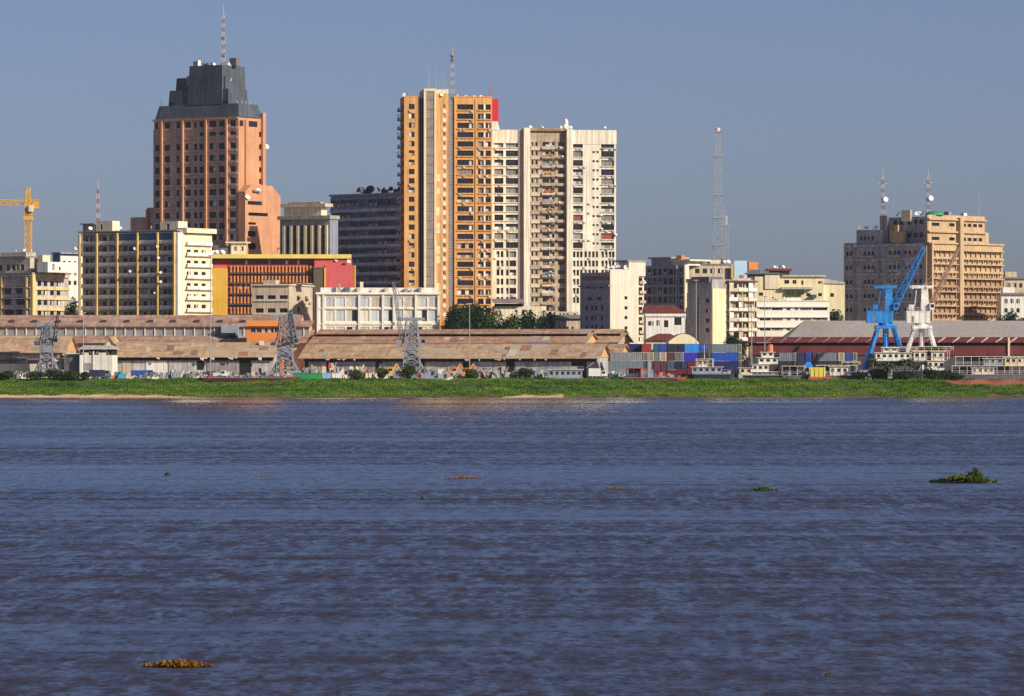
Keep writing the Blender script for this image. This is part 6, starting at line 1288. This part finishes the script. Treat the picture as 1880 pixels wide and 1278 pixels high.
for i, (px, w, h, lab) in enumerate(((322, 13, 3.0, 'grey scrap heap right of the blue truck'), (352, 10, 2.4, 'grey scrap heap left of the white truck'), (430, 12, 2.6, 'grey scrap heap right of the white truck'), (478, 12, 2.8, 'grey scrap heap at the foot of the middle grey crane'), (560, 9, 4.2, 'tall grey heap right of the middle grey crane'), (600, 15, 5.0, 'pale heap of sacks behind the green tank'), (655, 13, 4.6, 'pale heap of sacks left of the leafy bush'), (800, 9, 3.4, 'grey heap of machine parts behind the small barge'), (885, 8, 3.2, 'small heap with orange sheets behind the yellowish bush'), (925, 9, 4.0, 'grey wreckage left of the round bush'), (985, 8, 3.4, 'pale heap left of the grey houseboat'), (215, 9, 2.6, 'colourful heap with teal cloth left of the blue truck'), (1590, 9, 3.0, 'dark clutter around the blue crane foot'), (1375, 8, 2.0, 'dark clutter in front of the white tug'), (100, 12, 3.2, 'pale clutter right of the left grey crane'), (40, 12, 2.6, 'grey clutter below the left shed'), (1455, 9, 2.4, 'dark heap in front of the low boat with cream canopy'), (1540, 11, 1.8, 'low dark heap in front of the curved pale roof boat'), (1800, 14, 1.6, 'low heap in front of the right passenger boat'), (1852, 10, 2.0, 'dark heap at the right end of the passenger boat'), (1300, 10, 1.4, 'low dark heap in front of the grey blue river boat'), (1215, 9, 2.2, 'red scrap right of the dredger frames'), (1250, 8, 1.8, 'maroon scrap at the right end of the dredger'), (1165, 9, 1.6, 'red scrap at the left end of the dredger'), (1035, 8, 1.2, 'low pale heap in front of the grey houseboat'), (1130, 7, 2.6, 'pale and teal heap left of the dredger'), (280, 9, 2.2, 'low grey heap right of the colourful heap'), (520, 8, 2.0, 'grey heap under the middle grey crane legs'), (690, 9, 3.0, 'grey heap left of the yellow excavator'), (775, 8, 3.6, 'grey heap under the right grey crane'), (840, 10, 2.6, 'grey heap between the orange excavators'), (940, 9, 2.2, 'low grey wreckage in front of the round bush'), (1405, 8, 1.4, 'low dark heap below the tug cabins'), (1625, 11, 3.6, 'dark machinery heap at the left end of the ferry'), (1680, 11, 3.2, 'dark machinery heap at the middle of the ferry'), (1780, 10, 2.2, 'dark heap left of the low heap by the passenger boat'), (1345, 8, 2.4, 'dark heap between the grey blue boat and the tug'), (1495, 8, 2.6, 'dark heap right behind the yellow bin'))):
    ms = g2
    if 590 < px < 660: ms = [beige, curt, greyc, cream, rustred]
    if px == 885: ms = [boatg, M('sheet_orange', (.62, .26, .12), .8, .2), curt, greyc]
    if px == 215: ms = [M('cloth_teal', (.05, .30, .32), .8, .2), M('cloth_blue', (.08, .28, .45), .8, .2), M('cloth_orange', (.6, .2, .12), .8, .2), beige]
    if px in (1455, 1540, 1800, 1852, 1300): ms = [darkc, tyre, beige, boatg, rustred]
    if px in (1215, 1250, 1165): ms = [rustred, M('dredge_coral', (.66, .17, .13)), maroonh, darkc]
    if px in (1035, 1130): ms = [boatg, white, greyc, M('cloth_teal', (.05, .30, .32))]
    if px in (1590, 1375, 1625, 1680, 1780, 1345, 1495): ms = [darkc, tyre, boatg, steel]
    junk_pile(lab, px, 1336.5 + (i % 3) * 2.2, w, h, ms, 42, 50 + i)

# ================================================================== vegetation
tree('broadleaf_tree', 'dark broad tree right of the long white office', 835, 1432, GZ, Z(549, 1432) - GZ, 13, leaf_dark, 21, 7000, .5, .25)
tree('broadleaf_tree', 'dark tree behind the tall light pole left of the greener one', 868, 1436, GZ, Z(547, 1436) - GZ, 13, leaf_dark, 22, 7000, .5, .25)
tree('broadleaf_tree', 'greener broad tree at the foot of the orange tower', 905, 1434, GZ, Z(550, 1434) - GZ, 14, leaf_mid, 23, 7500, .5, .22)
tree('broadleaf_tree', 'green tree in front of the low cream house', 938, 1430, GZ, Z(568, 1430) - GZ, 11, leaf_mid, 24, 5000, .45, .2)
tree('broadleaf_tree', 'small dark tree right of the low cream house', 975, 1430, GZ, Z(564, 1430) - GZ, 11, leaf_dark, 25, 5000, .45, .2)
tree('broadleaf_tree', 'small dark tree left of the flat green grey roof', 1008, 1434, GZ, Z(563, 1434) - GZ, 8, leaf_dark, 26, 3600, .45, .2)
tree('broadleaf_tree', 'layered dark tree in front of the cluttered sunlit balconies', 1347, 1392, GZ, Z(598, 1392) - GZ, 8.5, leaf_dark, 27, 3200, .45, .2)
tree('broadleaf_tree', 'round dark tree top left of the white strip-window block roof', 1418, 1444, GZ, Z(541, 1444) - GZ, 8.5, leaf_mid, 28, 3800, .45, .3)
tree('broadleaf_tree', 'dark tree filling the gap left of the broad beige office', 1535, 1440, GZ, Z(553, 1440) - GZ, 9.5, leaf_dark, 29, 5200, .45, .2)
tree('broadleaf_tree', 'tree with plumed top right of the broad beige office', 1853, 1460, GZ, Z(560, 1460) - GZ, 9, leaf_dark, 30, 4200, .45, .25)
tree('broadleaf_tree', 'dark tree cut by the right edge of the picture', 1884, 1462, GZ, Z(572, 1462) - GZ, 9, leaf_dark, 31, 3600, .45, .25)
tree('broadleaf_tree', 'dark tree in the gap between the yellow stepped and yellow column blocks', 132, 1440, GZ, Z(530, 1440) - GZ, 5.5, leaf_dark, 32, 3400, .4, .2)
tree('broadleaf_tree', 'green tree at the foot of the yellow column block', 163, 1440, GZ, Z(572, 1440) - GZ, 6, leaf_mid, 33, 2000, .4, .2)
tree('broadleaf_tree', 'far tree showing over the roof at the left of the broad beige office', 1540, 1600, GZ, Z(545, 1600) - GZ, 10, leaf_dark, 34, 3000, .5, .3)
for i, (px, Y, w, h, m_, lab) in enumerate(((655, 1331, 5.5, 3.6, leaf_yel, 'round yellow green bush right of the white tank'), (703, 1330, 4.5, 4.6, leaf_yel, 'upright yellow green bush left of the largest leafy bush'), (747, 1329, 7, 5.6, leaf_mid, 'largest leafy bush in front of the right grey lattice crane'), (866, 1332, 5, 3.6, leaf_yel, 'yellowish bush right of the orange excavators'), (960, 1331, 6.5, 4.2, leaf_mid, 'round dark green bush left of the grey houseboat'), (70, 1327, 9, 3.6, leaf_mid, 'low dark bush below the left shed'), (100, 1328, 10, 4.4, leaf_mid, 'broad dark bush left of the boat house piers'), (130, 1326, 7, 3.4, leaf_mid, 'low bush in front of the boat house annex'), (12, 1328, 7, 3.4, leaf_dark, 'dark bush at the left edge of the bank'), (158, 1329, 4, 3.2, leaf_dark, 'small dark bush at the boat house doorway'), (1655, 1327, 9, 3.6, leaf_dark, 'dark scrub below the large white ferry'), (1612, 1329, 8, 4.2, leaf_dark, 'dark scrub at the blue crane foot behind the palms'), (1580, 1330, 6, 2.8, leaf_dark, 'low dark scrub left of the leftmost palm'), (1750, 1329, 7, 3.0, leaf_dark, 'low dark scrub between the ferry and the passenger boat'), (1712, 1328, 8, 3.8, leaf_dark, 'dark scrub right of the palms below the ferry'))):
    tree('bush', lab, px, Y, bank_z(Y) - .15, h, w, m_, 60 + i, 1500, .3, group='bushes on the river bank', cat='bush', bush=True, d=5)
# palms
frond_m = leaf_mat('palm_frond', [(.02, .04, .012), (.05, .075, .02), (.10, .11, .04)], .8)
def palm(label, px, Y, h, seed):
    r = random.Random(seed); root = tag(empty('palm_tree', (X(px, Y), Y, bank_z(Y) - .1)), label, 'palm tree', 'palms below the cranes')
    b = MB(); p = Vector((0, 0, 0))
    for i in range(5): q = p + Vector((r.uniform(-.1, .15), 0, h / 5)); b.tube(p, q, .22 - .015 * i, .21 - .015 * i, 7); p = q
    b.build('trunk', bark, root)
    for k in range(20):
        a = k * 2.4 + r.uniform(-.2, .2); el = r.uniform(.1, 1.2); L = r.uniform(3.0, 4.4); d = Vector((math.cos(a), math.sin(a), 0)); b = MB(); n = 7; pts = []
        for i in range(n + 1): t = i / n; pts.append(p + d * L * t * math.cos(el * (1 - .3 * t)) + Vector((0, 0, L * (t * math.sin(el) - .75 * t * t))))
        s = d.cross(Vector((0, 0, 1)))
        for i in range(n):
            w = .55 * math.sin(math.pi * (i + .7) / (n + .9))
            for sg in (-1, 1): b.quad(pts[i], pts[i + 1], pts[i + 1] + s * sg * w - Vector((0, 0, w * .5)), pts[i] + s * sg * w - Vector((0, 0, w * .45)))
        b.build('frond', frond_m, root)
for i, (px, Y, h, lab) in enumerate(((1604, 1329, 5.6, 'leftmost palm beside the blue crane foot'), (1630, 1327, 4.6, 'second palm from the blue crane foot'), (1661, 1328, 5.8, 'third palm from the blue crane foot'), (1692, 1327, 5.0, 'rightmost palm below the white crane'))): palm(lab, px, Y, h, 80 + i)

# ================================================================== floating water plants
hy_g = leaf_mat('hyacinth_green', [(.04, .07, .01), (.09, .14, .02), (.16, .18, .03)], 3.0); hy_b = leaf_mat('hyacinth_brown', [(.05, .03, .01), (.20, .11, .02), (.42, .20, .03), (.20, .19, .03)], 4.0)
def floating(label, px, py, wpx, hpx, m_, n, seed, dep=2.2):
    Y = CZ * F / (py - HY); sc_ = Y / F; w, h = wpx * sc_, hpx * sc_; r = np.random.RandomState(seed); root = tag(empty('floating_plants', (X(px, Y), Y, 0)), label, 'water plants', 'plant mats drifting on the river')
    k = r.randn(n) * .22; x = np.clip(k, -.5, .5) * w; yy = r.uniform(-.5, .5, n) * w * .45 * np.sqrt(np.clip(1 - (2 * x / w) ** 2, .02, 1))
    prof = np.clip(1 - np.abs(2 * x / w - .0) ** 1.3, .12, 1) * (.5 + .5 * r.rand(n)); hh = h * prof; s = np.clip(h * .42, .05, .35)
    a = r.rand(n) * 6.28; tilt = r.uniform(.2, 1.1, n); P = np.stack([x, yy, hh * r.uniform(.2, .8, n) + .02], 1)
    t = np.stack([np.cos(a) * np.cos(tilt), np.sin(a) * np.cos(tilt), np.sin(tilt)], 1) * s; bt = np.stack([-np.sin(a), np.cos(a), np.zeros(n)], 1) * s * .5
    V = np.stack([P - t * .3, P + bt, P + t, P - bt], 1).reshape(-1, 3); i = np.arange(n)[:, None] * 4
    build_np('leaves', V, (i + np.array([[0, 1, 2, 3]])).tolist(), m_, root)['kind'] = 'stuff'
    b = MB(); N_ = 16; b.poly([(w * .46 * math.cos(2 * math.pi * q / N_) * (1 + .12 * math.sin(q * 5)), w * .2 * math.sin(2 * math.pi * q / N_), .03) for q in range(N_)]); b.build('mat', m_, root)
floating('long orange brown mat of dead plants nearest the camera at lower left', 325, 1224, 130, 15, hy_b, 420, 1)
floating('leafy green clump with tall leaves drifting at right', 1768, 886, 118, 17, hy_g, 420, 2); floating('tall leafy tuft on the right end of the green clump', 1790, 885, 46, 30, hy_g, 260, 12)
floating('small olive clump left of the leafy green clump', 1402, 901, 56, 9, hy_g, 200, 3); floating('thin tan strip of plants right of the middle', 1132, 898, 58, 5, hy_b, 120, 4); floating('tiny green clump at the left', 307, 874, 15, 8, hy_g, 60, 5); floating('thin brown and green strip near the middle', 852, 879, 78, 6, hy_b, 150, 6); floating('tiny bright green leaf cluster near the middle', 775, 918, 9, 7, hy_g, 40, 7); floating('faint strip just above the small olive clump', 1384, 881, 26, 5, hy_g, 70, 8); floating('thin brown strip left of the middle', 482, 875, 28, 5, hy_b, 70, 9); floating('faint tan strip far out near the middle', 940, 771, 52, 3, hy_b, 90, 10); floating('small dark drifting twig at lower right', 1522, 1242, 22, 8, hy_b, 40, 11)

# ================================================================== thin haze added over the river to lift the shadows
b = MB(); b.box(-1500, 1500, -200, 2600, -2.5, 150)
hz = bpy.data.materials.new('haze_air'); hz.use_nodes = True; hz.node_tree.nodes.remove(hz.node_tree.nodes['Principled BSDF'])
pv = hz.node_tree.nodes.new('ShaderNodeVolumePrincipled'); pv.inputs['Color'].default_value = (.80, .88, 1, 1); pv.inputs['Density'].default_value = .00003; pv.inputs['Anisotropy'].default_value = .2
hz.node_tree.links.new(pv.outputs[0], hz.node_tree.nodes['Material Output'].inputs['Volume'])
tag(b.build('haze', hz), 'thin haze added over the river and the town to lift the shadows', kind='stuff')
